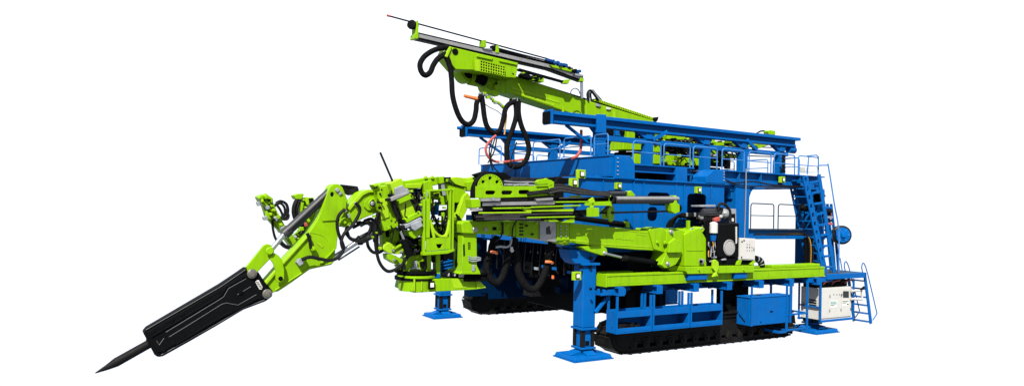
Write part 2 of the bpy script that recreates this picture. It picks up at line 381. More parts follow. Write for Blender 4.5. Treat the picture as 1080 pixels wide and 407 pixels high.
# crawler tracks
def track(Yc, w):
    x0, x1, zt, r = 1.05, 10.35, 1.18, .56
    t = MB().box(x0 - .1, x1 + .1, Yc - w * .36, Yc + w * .36, .30, 1.0).build('crawler_track', STEELBLK, g, .03)
    path = []
    R = .6
    zc = R + .0
    L = []
    n = 10
    for i in range(n + 1):
        a = math.radians(90 + 180 * i / n); L.append((x0 + .75 + (R - .08) * math.cos(a) * 1.75, zc + (R - .06) * math.sin(a)))
    for i in range(n + 1):
        a = math.radians(-90 + 180 * i / n); L.append((x1 - .35 + (R - .08) * math.cos(a) * 1.1, zc + (R - .06) * math.sin(a)))
    mb = MB(); inner = [(a + (5.7 - a) * .03, zc + (b - zc) * .72) for a, b in L]
    mb.plate(L, [inner], (0, Yc - w * .42, 0), (1, 0, 0), (0, 0, 1), (0, 1, 0), w * .84)
    mb.build('track_chain', STEELBLK, t)
    for xx in (x0 + .45, x1 - .35):
        MB().lathe((xx, Yc - w * .47, zc), (0, 1, 0), [(0, .12), (0, .3), (.03, .33), (.03, .46), (w * .94, .46), (w * .94, .1)]).build('sprocket' if xx < 3 else 'idler', STEELBLK, t)
    for i in range(13):
        xx = x0 + .95 + i * .6
        ro = MB().lathe((xx, Yc - w * .46, .30), (0, 1, 0), [(0, .03), (0, .08), (.02, .15), (w * .9, .15), (w * .9, .03)], 16).build('track_roller', WORN, t)
        MB().box(xx - .17, xx + .17, Yc - w * .40, Yc - w * .37, .34, .52).build('roller_bracket', WORN, ro, .02)
        MB().cyl((xx, Yc - w * .46, .30), (xx, Yc - w * .5, .30), .05, n=10).build('roller_cap', WORN, ro)
    # shoes
    per = L + [L[0]]; seg = []
    tot = sum((Vector(per[i + 1]) - Vector(per[i])).length for i in range(len(per) - 1))
    N = 48; sh = None; d = 0; i = 0; acc = 0
    for k in range(N):
        s_ = tot * k / N
        while acc + (Vector(per[i + 1]) - Vector(per[i])).length < s_: acc += (Vector(per[i + 1]) - Vector(per[i])).length; i += 1
        a, b = Vector(per[i]), Vector(per[i + 1]); tt = (s_ - acc) / (b - a).length
        c = a + (b - a) * tt; ang = math.atan2(b.y - a.y, b.x - a.x)
        if sh is None:
            mb = MB(); hl = tot / N * .495
            mb.box(-hl, hl, -w / 2, w / 2, -.045, -.0); mb.box(-hl, -hl + .05, -w / 2, w / 2, -.066, -.047); mb.box(hl - .06, hl - .02, -w / 2, w / 2, -.06, -.047)
            bm_ = mb.bm; me_o = mb.build('track_shoe', WORN, None, .008); sh = me_o; me_o.parent = t; o = me_o
        else:
            o = sh.copy(); COL.objects.link(o); o.parent = t
        o.location = (c.x, Yc, c.y); o.rotation_euler = (0, -ang, 0)
    return t
track(.12, .86); track(9.98, .86)
for Y0 in (.05, 9.6):
    for X0, X1 in ((2.3, 3.5), (6.9, 8.2)):
        MB().box(X0, X1, Y0, Y0 + .5, .95, 3.5).build('track_mount', BLACK if Y0 < 1 else BLUE_SHADE, g, .03)
mb = MB()
MB().px([(500, 285), (533, 287), (531, 299), (524, 309.5), (508, 309), (503, 300)], 9.0, .25).build('track_mount', BLUE_SHADE, g, .02)
# outriggers
def outrigger(X, Y, ztop, neck=True, pad=(.82, .62), ang=0):
    s_ = .27
    o = MB().box(X - s_, X + s_, Y - s_, Y + s_, 1.05, ztop).build('outrigger', BLUE, g, .03)
    MB().box(X - s_ - .05, X + s_ + .05, Y - s_ - .05, Y + s_ + .05, .98, 1.048).build('collar', BLUE, o, .01)
    mb = MB().box(X - .2, X + .2, Y - .2, Y + .2, .4, .978).build('inner_leg', BLUE, o, .02)
    for dx, dy in ((-1, -1), (1, -1), (-1, 1), (1, 1)):
        MB().box(X + dx * .2 - .06, X + dx * .2 + .06, Y + dy * .2 - .06, Y + dy * .2 + .06, .42, .97).build('wear_strip', STEELBLK, o)
    MB().box(X - .08, X + .08, Y - .212, Y - .206, .45, .6).build('pin_hole', BLACK, o)
    MB().box(X - .3, X + .3, Y - .3, Y + .3, .33, .4).build('foot_flange', BLUE, o, .01)
    a, b = pad
    f = MB().box(X - a, X + a, Y - b, Y + b, .01, .05).build('base_plate', BLUE, o, .01)
    m2 = MB().hexa([V(X - a + .04, Y - b + .04, .052), V(X + a - .04, Y - b + .04, .052), V(X + a - .04, Y + b - .04, .052), V(X - a + .04, Y + b - .04, .052)],
                   [V(X - a + .08, Y - b + .08, .17), V(X + a - .08, Y - b + .08, .17), V(X + a - .08, Y + b - .08, .17), V(X - a + .08, Y + b - .08, .17)])
    m2.build('foot', BLUE, o, .015)
    m3 = MB()
    for d in (V(1, 0, 0), V(-1, 0, 0), V(0, 1, 0), V(0, -1, 0)):
        l = (a if abs(d.x) else b) - .12; n_ = V(-d.y, d.x, 0) * .2
        c = V(X, Y, 0)
        m3.hexa([c + d * .15 - n_ + V(0, 0, .172), c + d * l - n_ + V(0, 0, .172), c + d * l + n_ + V(0, 0, .172), c + d * .15 + n_ + V(0, 0, .172)],
                [c + d * .15 - n_ + V(0, 0, .32), c + d * l - n_ + V(0, 0, .19), c + d * l + n_ + V(0, 0, .19), c + d * .15 + n_ + V(0, 0, .32)])
    m3.build('foot_rib', BLUE, o, .01)
    MB().cyl((X, Y, .17), (X, Y, .34), .17).build('ball_joint', BLUE, o)
    return o
L1 = outrigger(0, 0, 3.12)
outrigger(-.42, 9.85, 3.5, pad=(.72, .62)); outrigger(12.45, .25, 2.2, pad=(.8, .8)); outrigger(12.45, 9.6, 2.2)
MB().box(-.36, .36, -.36, .5, 3.123, 3.2).build('neck_flange', BLUE, L1, .01)
MB().px([(600, 263), (629, 263), (631, 268), (625, 278), (607, 278), (602, 272)], -.25, .6).build('leg_neck', BLUE, L1, .02)
MB().px([(590, 257.5), (634, 259), (634, 264.5), (606, 264.5)], -.1, .55).build('leg_head', BLUE, L1, .02)
for x, y in ((623, 272), (612, 281), (622, 281)):
    p = pt(x, y, Y=-.3); MB().cyl(p, p + V(0, -.06, 0), .06).build('pin', BLACK, L1)
# near leg bracket towards the slide beam
MB().box(.272, 1.35, -.55, -.2, 2.12, 2.32).build('leg_bracket', BLUE, L1, .02)
MB().bar((.2, -.34, 1.55), (.8, -.34, 2.12), .1, .1).build('leg_brace', BLUE, L1, .01)
for x in (622.5, 628, 633.5):
    p = pt(x, 304.5, Y=-.56); MB().cyl(p, p + V(0, -.05, 0), .045, n=10).build('pin', BLACK, L1)
# longitudinal support beam, cross beams and the lime slide beam
MB().box(.35, 12.4, .45, .68, 2.05, 2.4).build('support_beam', BLUE, g, .01)
for x in (652, 692, 730.5, 765.5, 799, 831, 859.5):
    p = pt(x, 306.5 - (x - 652) * .064, Y=-.62)
    m_ = MB(); X = p.x
    m_.box(X - .13, X + .13, -.78, .9, 2.36, 2.41); m_.box(X - .13, X + .13, -.78, .9, 2.12, 2.16); m_.box(X - .03, X + .03, -.77, .9, 2.162, 2.358)
    m_.box(X - .13, X + .13, -.815, -.782, 2.12, 2.41)
    cb = m_.build('cross_beam', BLUE, g, .006)
    if x < 850: MB().bar((X + .2, .45, 2.08), (X + .75, -.35, 2.3), .06, .12).build('cross_brace', BLUE, g)
sbm = MB(); XB0, XB1 = .45, 12.05
sbm.box(XB0, XB1, -.62, .5, 2.425, 2.49); sbm.box(XB0, XB1, -.60, -.52, 2.492, 2.76); sbm.box(XB0, XB1, .35, .42, 2.492, 2.76); sbm.box(XB0, XB1, -.62, -.3, 2.762, 2.83); sbm.box(XB0, XB1, .2, .5, 2.762, 2.83)
sl = sbm.build('slide_beam', LIME, g, .008)
MB().box(XB0 - .05, XB0 - .002, -.64, .52, 2.41, 2.84).build('end_plate', LIME, sl, .01)
for i in range(1, 9):
    X = XB0 + i * 1.35; MB().box(X - .012, X + .012, -.612, -.602, 2.5, 2.755).build('stiffener', LIME, sl)
MB().box(6.9, 9.9, -.2, .15, 2.832, 2.9).build('slide_rack', LIME, sl, .01)
MB().box(8.9, 11.9, -.5, -.1, 2.833, 2.95).build('slide_rack', LIME, sl, .02)
MB().px([(845, 283.5), (845.5, 279.5), (848, 279.5), (848.5, 283.5)], -.3, .1).build('stop_block', LIME, sl)
# rear platform
MB().box(12.1, 14.75, -.6, 1.5, 2.44, 2.5).build('rear_platform', TREAD, g, .006)
m_ = MB(); m_.box(12.1, 14.8, -.7, -.602, 2.3, 2.52); m_.box(14.752, 14.85, -.7, 1.6, 2.3, 2.52); m_.box(12.1, 14.75, 1.502, 1.6, 2.3, 2.52)
m_.build('platform_edge', BLUE, g, .01)
MB().box(11.0, 12.6, -.62, -.3, 2.2, 2.38).build('platform_edge', BLUE, g, .01)
# work lamps
def lamp(x, y, Y, s=1.0, flat=0):
    p = pt(x, y, Y=Y); u = m_px(1, p) * s
    o = MB().box(p.x - 4.0 * u, p.x + 5.0 * u, Y + .02, Y + .14, p.z - 4 * u, p.z + 4 * u).build('work_lamp', LIMEY, g, .01)
    MB().box(p.x - 1.9 * u, p.x + 2.6 * u, Y - .02, Y + .018, p.z - 2.5 * u, p.z + 2.6 * u).build('lamp_body', BLACK, o, .005)
    MB().box(p.x - 1.4 * u, p.x + 2.2 * u, Y - .028, Y - .022, p.z - 1.7 * u, p.z + 1.9 * u).build('lamp_lens', LAMPW, o)
lamp(653, 196, .16, .85); lamp(737.5, 200.3, .16, .85); lamp(826, 189.5, .4, .8); lamp(609, 291, -.42, 1.1); 
lamp(606, 192.5, .1, 1.15); lamp(613.5, 183.5, .2, 1.15)
# conduits and cables along the rear girder
hose(pxs([(766, 190), (775, 193), (795, 191.5), (815, 195), (848, 197)], .45), .03, RUBBER, g, 'cable')
hose(pxs([(766, 192), (785, 196), (820, 196.5), (846, 198)], .4), .022, RUBBER, g, 'cable')
MB().tube(pxs([(787, 178), (786.7, 200), (785.5, 240), (785, 253)], .36), .022, 8, 1).build('conduit', STEEL, g)
for i in range(3):
    hose([pt(795 + i, 247.5 - i * .3, Y=.3), pt(820, 246.5 + i * .6, Y=.3), pt(843 + i, 245.5 + i, Y=.3), pt(851 + i * 1.6, 249 + i, Y=.25), pt(853.5 + i * 1.8, 260, Y=.2), pt(853.2 + i * 1.8, 282, Y=.2)], [.035, .016, .035][i], YELLOW if i == 1 else RUBBER, g, 'cable')
MB().px([(849.5, 250), (858, 252), (858.5, 284), (850, 284)], .3, .1).build('cable_duct', BLACK, g, .02)
# deck-level mast with black chain under the rear rail end
for i in range(10):
    p = pt(825 + (i % 2) * .8, 163 + i * 2.0, Y=1.2); MB().box(p.x - .06, p.x + .06, 1.1, 1.2, p.z - .05, p.z + .05).build('chain_link', STEELBLK, g, .02)
MB().px([(849.5, 176), (862.5, 176), (862, 182), (850, 182)], .35, .3).build('deck_lamp', LAMPW, g, .02)
# open belly between the sides; panels and blocks carry shade in their dark colour
MB().box(5.0, 5.06, 1.5, 9.3, .5, 5.5).build('belly_wall', BLUE_SHADE, g)
MB().box(1.1, 7.0, 8.35, 8.42, .9, 3.6).build('side_skirt', BLUE_SHADE, g, .02)
MB().box(1.0, 1.05, 1.45, 9.3, 4.06, 6.13).build('sun_block_panel', BLACK, g)  # black panel added to keep the sun out of the belly
MB().box(.45, 1.35, 9.05, 9.5, .95, 4.6).build('side_skirt', BLUE_SHADE, g, .02)
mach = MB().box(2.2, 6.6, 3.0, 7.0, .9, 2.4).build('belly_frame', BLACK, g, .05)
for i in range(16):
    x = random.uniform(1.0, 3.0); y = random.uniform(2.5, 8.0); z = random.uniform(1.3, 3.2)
    MB().box(x, x + random.uniform(.2, .8), y, y + random.uniform(.3, .8), z, z + random.uniform(.15, .5)).build('belly_block', random.choice([BLACK, BLUE_SHADE, STEELBLK, BLUE_SHADE]), g, .02)
for i in range(12):
    y = 1.8 + i * .55
    hose([V(.95, y, 4.0), V(.9, y + .1, 3.2 - random.random() * .8), V(1.2, y + .4, 2.6), V(1.6, y + .7, 3.3), V(1.5, y + .8, 4.2)], .035, RUBBER, g, 'cable')
for x, y in ((565, 283), (573, 281), (584, 283), (600, 287)):
    p = pt(x, y, X=.7); MB().box(.7, .75, p.y - .12, p.y + .12, p.z - .05, p.z + .05).build('valve_block', BLUE if x != 565 else GALV, g)
MB().box(.66, .7, pt(583.5, 292, X=.7).y - .05, pt(583.5, 292, X=.7).y + .05, pt(583.5, 292, X=.7).z - .06, pt(583.5, 292, X=.7).z + .06).build('warning_lamp', ORANGE, g)
# rear machinery behind the ladder
MB().box(12.9, 13.6, .7, 1.5, 2.55, 6.1).build('rear_mast', BLUE, g, .02)
for i in range(9):
    z = 2.75 + i * .38
    MB().box(12.6, 13.75, .58, .695, z, z + .07).build('mast_rung', BLUE, g)
m_ = MB().box(13.3, 13.7, .25, .5, 4.9, 5.25).build('rear_valve', STEELBLK, g, .03)
for i in range(6):
    z = 4.55 + .14 * i
    MB().box(13.2 + random.random() * .3, 13.75, .2 + .05 * (i % 2), .4, z, z + .1).build('valve_block', [RED, STEELBLK, GALV, RED, STEELBLK, BLUE][i], g, .02)
MB().box(12.85, 13.15, .2, .55, 5.5, 5.9).build('junction_box', BLACK, g, .02)
MB().lathe(pt(848, 219, Y=.3) + V(.1, 0, 0), (-1, 0, 0), [(0, .16), (.2, .16), (.35, .03)]).build('horn', BLACK, g)
# hoses over the front edge of the girder
for i in range(7):
    hose([V(1.0, 2.0 + i * .2, 6.2 - i * .03), V(.6, 3.5 + i * .12, 6.1), V(.5, 5.2, 6.15 - i * .05), V(.7, 7.2, 6.25 - i * .06), V(1.0, 8.9, 6.2)], .05, RUBBER, g)
# ================================================================== BREAKER ARM
Y0 = .1
def pin(x, y, Y, r, par, mat=STEEL, L=.06, name='pin', hub=True):
    p = pt(x, y, Y=Y); r = m_px(r, p)
    o = MB().lathe(p + V(0, .02, 0), (0, -1, 0), [(0, r), (L, r), (L + .015, r * .8)], 20).build(name, mat, par)
    if hub: MB().lathe(p + V(0, -L - .012, 0), (0, -1, 0), [(0, r * .55), (.03, r * .55), (.035, r * .3)], 16).build('pin_cap', mat if mat is not STEEL else GALV, o)
    return o
b = thing('breaker_arm', 'lime green articulated arm carrying a long black hydraulic breaker hammer', 'breaker arm', pt(400, 240, Y=.4))
hp = [(151, 350.5), (155, 346), (232.5, 300.5), (252, 287.5), (259, 282.5), (266, 282.5), (273, 287.2), (278.7, 296), (288, 306.8), (287.3, 312.6), (280.4, 317.6), (257, 326.5), (230, 342.7), (200, 360), (172, 375.6), (166.7, 376.5), (163, 374)]
ham = MB().px(hp, Y0 - .02, .36).build('hammer', BLACK, b, .035)
inset = [(154.5, 350), (233, 304), (253, 291), (266, 286.5), (273, 292), (284.5, 307), (283, 313), (256, 322), (229, 338), (171, 371.5), (166, 371)]
MB().px(inset, Y0 - .06, .038).build('cheek_plate', BLACK, ham, .025)
PINM = material('worn_pin_steel', (0.07, 0.066, 0.055), 0.4, metal=0.6, var=.4, scale=9)
def rib(L, par=ham, r=.009, Y=Y0 - .062, mat=None, name='rib'):
    return MB().tube(pxs(L, Y), r, 8, 1).build(name, mat or RIBM, par)
RIBM = material('rib_highlight_paint', (0.026, 0.026, 0.028), 0.35, spec=0.3)  # lighter grey paints the highlight lines of the hammer's grooves
rib([(175, 350), (231, 316), (236, 312.6), (241, 304), (259.5, 293.7)]); rib([(178.3, 355), (198.5, 342.7), (234, 320.5), (238.5, 319.2), (251, 321.5), (270.4, 310.4)]); rib([(250.3, 310.6), (264.5, 302)])
rib([(154, 347.5), (232.5, 302.3), (252, 289), (259, 284)], Y=Y0 - .03, r=.01); rib([(170, 374), (230, 340.5), (257, 324.5), (279, 316)], Y=Y0 - .035, r=.012)
for L in ([(160, 356), (230, 314.5), (235, 310.8), (239.5, 303), (258, 292.5), (258.5, 291), (238, 301.6), (233, 309.4), (228.6, 312.8), (158.6, 354.4)], [(185, 362), (235, 332), (254, 323), (272, 313.4), (272.4, 315), (254.6, 325), (236, 334), (186, 363.6)]):
    MB().px(L, Y0 - .085, .03).build('ridge', BLACK, ham, .01)
for x, y in ((233, 307), (192, 331), (245.3, 326), (181, 337.5), (171, 345), (161, 350), (183, 361.5), (192.5, 355), (204, 348.5), (172.5, 368.5), (254, 308)):
    p = pt(x, y, Y=Y0 - .06); MB().lathe(p, (0, -1, 0), [(0, .06), (.022, .055), (.026, .035)], 14).build('plug', BLACK, ham)
p = pt(168, 361, Y=Y0 - .064); MB().tube([p + V(-.06, 0, .05), p + V(0, 0, -.06), p + V(.1, 0, .1)], .012, 6, 1).build('weld_mark', RIBM, ham)
pl = pxs([(269.3, 297.2), (271, 295), (273.2, 295.2), (277.2, 303), (275.8, 305.2), (273.6, 305)], Y0 - .075)
npl = MB().prism(pl, (0, .014, 0)).build('name_plate', WHITE, ham, .005)
for i in range(4):
    p = pt(271.3 + i * 1.25, 297.4 + i * 1.85, Y=Y0 - .079); MB().bar(p + V(-.035, 0, .01), p + V(.035, 0, -.005), .006, .022, up=V(0, 1, 0)).build('letter', BLACK, npl)
pin(265.7, 288.4, Y0 - .06, 5, ham, PINM); pin(281.7, 309.6, Y0 - .06, 5, ham, PINM)
Yc = Y0 + .2
c0, c1, c2, c3 = [pt(x, y, Y=Yc) for x, y in ((163, 359), (122, 382), (113, 387), (100.5, 393))]
rr = m_px(4.6, c0)
MB().rings([c0, c0 + (c1 - c0) * .97, c1, c2, c3], [rr, rr * 1.02, rr * 1.0, rr * .62, .012], 24).build('chisel', STEELBLK, ham)
MB().rings([c0 + (c0 - c1) * .0, c0 + (c1 - c0) * .16], [rr * 1.35, rr * 1.25], 24).build('chisel_bush', BLACK, ham)
# stick
st = [(278.4, 297.7), (298.5, 275), (315, 257), (326, 245), (334, 233), (338.5, 224), (346, 201.5), (348.5, 196.5), (352, 194), (357, 193.8), (361.5, 197.5), (367, 211.5), (366, 222), (360.5, 233), (356, 244), (354.2, 262), (352.4, 276), (350, 279), (327, 284), (306, 299), (294, 307), (287, 308.5)]
sk = MB().px(st, Y0 + .06, .42).build('stick', LIME, b, .025)
MB().pxplate([(338.5, 226), (346, 203), (349, 197), (353, 195), (357, 195.2), (360.5, 198.5), (365.5, 212), (364.5, 221.5), (359, 232), (340, 233)], [circ(350.3, 205, 2.0, 2.6)], Y0 + .025, .033).build('stick_cheek', LIME, sk, .008)
MB().px([(347.6, 202.4), (349.5, 201), (353, 206.5), (352, 208), (349, 207)], Y0 + .05, .02).build('pin_slot', BLACK, sk)
MB().tube(pxs([(326.5, 245.5), (333, 246), (341, 249), (346.5, 256), (348, 266)], Y0 + .055), .009, 6, 5).build('weld_seam', LIMEY, sk)
MB().tube(pxs([(324, 246), (330, 256), (337, 271)], Y0 + .055), .008, 6, 2).build('weld_seam', LIMEY, sk)
MB().px([(353, 262), (355.6, 240), (357.2, 240), (355, 262), (339, 279), (337.5, 278)], Y0 - .02, .075).build('stick_flange', LIME, sk, .01)
MB().px([(279.5, 297.5), (299, 275.5), (326.5, 246), (328, 247), (300, 278), (281, 300.5)], Y0 + .0, .055).build('stick_flange', LIMEY, sk, .01)
rib([(290, 306), (326, 282.5), (349, 277.5)], sk, .014, Y0 + .045, LIMEY, 'weld_bead')
for x, y, r in ((319, 274, 4.2), (329, 262, 4.0)):
    o = pin(x, y, Y0 + .055, r * .7, sk, LIME, .16, 'boss'); 
MB().px([(313, 276.5), (316, 272.5), (321.5, 273.5), (320, 278), (316, 280.5)], Y0 - .15, .2).build('hose_block', GALV, sk, .01)
pin(355.5, 200.5, Y0 + .02, 2.2, sk, GALV, .05, 'grease_fitting', False)
MB().px([(357, 203.5), (360.5, 202), (361.5, 204), (358, 205.7)], Y0 - .02, .04).build('tag_plate', GALV, sk)
MB().px([(334, 256.5), (337, 255.5), (341, 259.5), (340, 261.5)], Y0 + .045, .012).build('sticker', LIMEY, sk)
# links
for k, Yl in enumerate((Y0 - .06, Y0 + .36)):
    a = MB().px([(259.8, 281), (278, 258.6), (282, 257), (286, 258.4), (289.4, 264), (288.4, 270), (283.6, 274.5), (271.5, 287), (268, 292), (262, 289)], Yl, .1).build('link', LIME, b, .02)
    c = MB().px([(286.3, 270.2), (290, 266.6), (294.5, 269.6), (298, 275.5), (300, 284), (300, 293.8), (297.6, 297.6), (293.3, 297.6), (290.6, 294), (291, 286.8), (287.8, 277.5), (284.6, 273)], Yl - .07, .065).build('curved_link', LIME, b, .02)
pin(284.3, 264.5, Y0 - .16, 4.0, b, LIME, .05, 'pin', False)
pin(296, 293.6, Y0 - .14, 2.4, b, BLACK, .02, 'pin', False)
# stick cylinder
Yk = Y0 + .26
p0, p1, p2 = pt(299.5, 247.3, Y=Yk), pt(349, 201.5, Y=Yk), pt(285.5, 264, Y=Yk); rc = m_px(5.4, p0)
cy = MB().rings([p0 + (p1 - p0) * .1, p1], [rc * .93, rc * .93], 24).build('stick_cylinder', GREY, b)
MB().rings([p0, p0 + (p1 - p0) * .12], [rc * 1.06, rc * 1.06], 24).build('gland', GREY, cy)
MB().rings([p0 - (p1 - p0) * .004, p2], [rc * .5, rc * .5], 20).build('rod', CHROME, cy)
MB().rings([p0 + (p1 - p0) * .05 + V(0, -rc * 1.1, rc * .4), p0 + (p1 - p0) * .92 + V(0, -rc * 1.0, rc * .4)], [.02, .02], 8).build('oil_pipe', GREY, cy)
# knuckle boom
kb = [(357.2, 236), (358.8, 228.5), (367, 218.2), (380.3, 203.2), (387, 200.2), (399, 199.6), (411, 201), (411, 222), (398.7, 224), (383.7, 230), (370, 237), (360.5, 239.5)]
kn = MB().px(kb, Y0 + .16, .62).build('knuckle_boom', LIME, b, .025)
MB().px([(366.5, 219.5), (381, 203), (388, 200), (399, 199.5), (399, 202.5), (389, 203.2), (383, 206), (369, 222)], Y0 + .1, .058).build('boom_flange', LIMEY, kn, .01)
MB().px([(384, 213), (389, 208.5), (398, 208), (402, 212), (401, 221), (388, 222), (384, 218)], Y0 + .1, .055).build('pivot_boss', LIME, kn, .02)
pin(393, 214.8, Y0 + .1, 5.0, kn, LIME, .06, 'pivot_ring', False); pin(393, 214.8, Y0 + .04, 3.4, kn, BLACK, .02, 'pivot_ring', False); pin(393, 214.8, Y0 + .02, 2.4, kn, GALV, .03, 'pivot_pin')
MB().px([(357.6, 235), (359, 231), (364.5, 229), (369, 232.5), (369, 237.5), (363, 240)], Y0 + .02, .138).build('boom_ear', LIME, kn, .02)
pin(363, 234.5, Y0 + .02, 2.8, kn, LIME, .04)
for x, y, ang in ((368, 227.5, 0), (375.6, 215, 0), (364, 221.5, 0)):
    MB().px([(x - 1.6, y - 1.2), (x + .6, y - 2.4), (x + 2.2, y + 1.6), (x, y + 2.6)], Y0 + .04, .1).build('hose_fitting', GALV, kn, .01)
# boom cylinder below
Yk = Y0 + .3
p2, p1, p0 = pt(352, 271.5, Y=Yk), pt(378, 254.2, Y=Yk), pt(411, 237.5, Y=Yk); rc = m_px(5.0, p1)
cy = MB().rings([p1, p0], [rc * .95, rc], 24).build('boom_cylinder', GREY, b)
MB().rings([p1 + (p1 - p0) * .06, p1 + (p0 - p1) * .06], [rc * .72, rc * 1.12], 20).build('gland', BLACK, cy)
MB().rings([p2, p1], [rc * .55, rc * .55], 20).build('rod', CHROME, cy)
MB().rings([p1 + V(0, -.1, -rc * 1.1), p2 + V(.1, -.1, -rc * .5)], [.025, .025], 8).build('oil_pipe', GREY, cy)
MB().px([(350.5, 267), (355.5, 268.5), (355, 274.5), (351, 276)], Y0 + .3, .3).build('rod_eye', LIME, sk, .02)
# top hoses and cylinder behind
p0, p1 = pt(359, 197.5, Y=.85), pt(376.5, 199.5, Y=.85)
MB().rings([p0, p1], [.085, .085], 14).build('top_cylinder', BLACK, b)
for d in (0, 1.8, 3.6): hose(pxs([(362, 198 + d), (368, 201 + d), (376, 198.5 + d * .8), (377, 202 + d)], .8), .04, RUBBER, b)
hr = .048
for L, Yh in (([(363.8, 220.5), (357.5, 227), (355.6, 236), (357, 246), (361.5, 257), (362.3, 263), (357, 271), (348, 274.5), (338, 273), (327, 271), (318, 273.5)], -.06),
              ([(375, 214), (379.3, 219), (378.5, 226), (372, 237), (363.6, 245.5), (360, 254), (361.5, 262)], -.08),
              ([(366, 244), (369, 251), (377, 254), (386, 252)], 0),
              ([(324, 246), (326.5, 252), (328, 262)], .04),
              ([(399, 223), (396.5, 232), (395.6, 246), (396.6, 262), (400.5, 277), (408, 285.5), (416, 284.5), (424, 279)], -.1),
              ([(398, 226), (394.5, 240), (395, 255)], .05), ([(401, 224), (399, 234), (397.8, 250), (398.2, 266)], -.05),
              ([(387, 252), (388.5, 260), (394, 266), (402, 265), (408, 257)], .2), ([(380, 238), (389, 234), (391, 240), (388, 247)], .3), ([(372, 240), (384, 234.5), (392, 236), (393.5, 243)], .5),
              ([(367, 236), (365, 245), (371, 252), (380, 252.5)], .45), ([(384, 233), (392, 231), (397, 238), (392, 246)], .7)):
    hose(pxs(L, Yh), hr, RUBBER, b)
for i in range(5):
    x = 376 + i * 4; MB().px([(x, 234 + i * .4), (x + 5, 232.5), (x + 6, 235.5 + i * .5), (x + 1, 236.5 + i * .5)], .9 + .05 * i, .1).build('hose_bundle', [BLACK, RUBBER, BLACK, RUBBER, BLUE][i], b, .02)

# ================================================================== SMALL DRILL HEADS behind the breaker arm
def drill_head(pts_main, Y, label, sx, sy, mirror=False):
    d = thing('rock_drill_rig', label, 'drill head', pt(sx, sy, Y=Y), 'small drill heads behind the breaker arm')
    return d
d1 = drill_head(None, 2.2, 'small lime drill head leaning left with looped black hoses, nearest the left end', 285, 225)
Yd = 2.2
bd = MB().px([(281, 215.5), (287, 210.5), (292.5, 223), (297.5, 232), (303, 241.5), (298, 246.5), (291, 236), (285.5, 227.5)], Yd, .5).build('drill_body', LIME, d1, .03)
MB().px([(272.5, 207.5), (276, 205.5), (281, 204.3), (288, 209), (288.5, 213), (280.5, 218.5), (276, 214)], Yd - .05, .55).build('head_block', LIME, d1, .03)
MB().px([(279.5, 205), (281, 203.3), (282, 207), (280.5, 208)], Yd + .1, .2).build('bracket', LIMEY, d1, .01)
MB().px([(271, 213), (274, 212.5), (275, 216.5), (272.5, 217.5)], Yd - .1, .2).build('fitting', GALV, d1, .01)
MB().px([(277.5, 229), (281.5, 227.5), (283.5, 231.5), (279, 232.5)], Yd - .12, .2).build('fitting', GALV, d1, .01)
MB().px([(281, 222), (286, 225), (286.5, 232), (281, 229.5)], Yd - .08, .2).build('bracket', LIME, d1, .02)
MB().px([(288.5, 229.5), (293, 227), (295.5, 231), (291, 233.8)], Yd - .1, .2).build('clamp_plate', GALV, d1, .02)
for x, y in ((279.5, 210), (284, 213.5), (288.5, 221.5), (292.5, 226)): MB().px([(x - 1.3, y - 1.3), (x + 1.3, y - 1.8), (x + 1.6, y + 1.0), (x - 1, y + 1.4)], Yd - .12, .16).build('valve_block', [LIMEY, LIME, LIMEY, BLACK][int(x) % 4], d1, .01)
for L in ([(291, 214), (296, 212), (302, 215), (304, 222), (302, 228), (297, 231)], [(290, 216), (296, 214.5), (300, 219), (300, 226), (295, 230)], [(292, 216), (296, 222), (299, 230)], [(289, 218), (293.5, 213.5), (299.5, 213.3), (303, 219), (301.5, 230)],
          [(287, 233), (288, 242), (290, 250), (294, 256), (300, 257.5)], [(297, 226), (304, 226), (303, 231), (296, 231)]): hose(pxs(L, Yd + .1), .036, RUBBER, d1)
MB().px([(296.5, 240.5), (302, 237.5), (313, 254), (312, 260), (305, 257), (300, 250)], Yd + .1, .4).build('drill_arm', LIME, d1, .03)
MB().px([(301, 252), (309, 250), (318, 251), (330, 248), (332, 256), (318, 262), (306, 259)], Yd + .3, .35).build('drill_arm', LIME, d1, .03)
hose(pxs([(294, 252), (299, 258.5), (306, 261), (314, 258)], Yd - .1), .06, RUBBER, d1)
d2 = drill_head(None, 2.6, 'small lime drill head with a black hose sheaf, half hidden behind the grey stick cylinder', 322, 225)
Yd = 2.6
MB().px([(310, 206), (314, 204.5), (320, 204), (320.5, 206), (318, 210.5), (312, 210)], Yd - .1, .4).build('head_block', LIME, d2, .02)
MB().px([(319, 208.5), (331, 208), (333, 222), (326, 238), (320, 247), (316, 236)], Yd + .05, .4).build('drill_body', LIME, d2, .03)
MB().px([(322.5, 207.5), (327, 208.5), (326, 214), (322, 214)], Yd - .05, .2).build('bracket', LIMEY, d2, .02)
for i in range(4): hose(pxs([(312.5 + i * 1.4, 210), (309.5 + i * 1.5, 217), (309 + i * 1.5, 225), (311.5 + i * 1.6, 233)], Yd - .05 * (i % 2)), .042, RUBBER, d2)
MB().px([(311, 212), (315, 211), (314.5, 230), (310, 229)], Yd + .05, .2).build('hose_guard', BLACK, d2, .03)
MB().px([(318, 213), (321, 214), (319.5, 222), (317, 224)], Yd - .1, .2).build('bracket', LIME, d2, .02)
for i in range(7):
    x, y = 318 + random.uniform(-2, 6), 222 + i * 4.5
    MB().px([(x, y), (x + 3.5, y - 1), (x + 4, y + 3), (x + .5, y + 3.6)], Yd - .1 - .02 * i, .2).build('valve_block', [LIME, BLACK, LIMEY, RED, LIME, BLACK, LIMEY][i], d2, .015)
MB().px([(338, 206), (343, 205), (343, 224), (330, 246), (322, 256), (318, 250), (332, 232)], Yd + .3, .3).build('drill_arm', LIME, d2, .03)
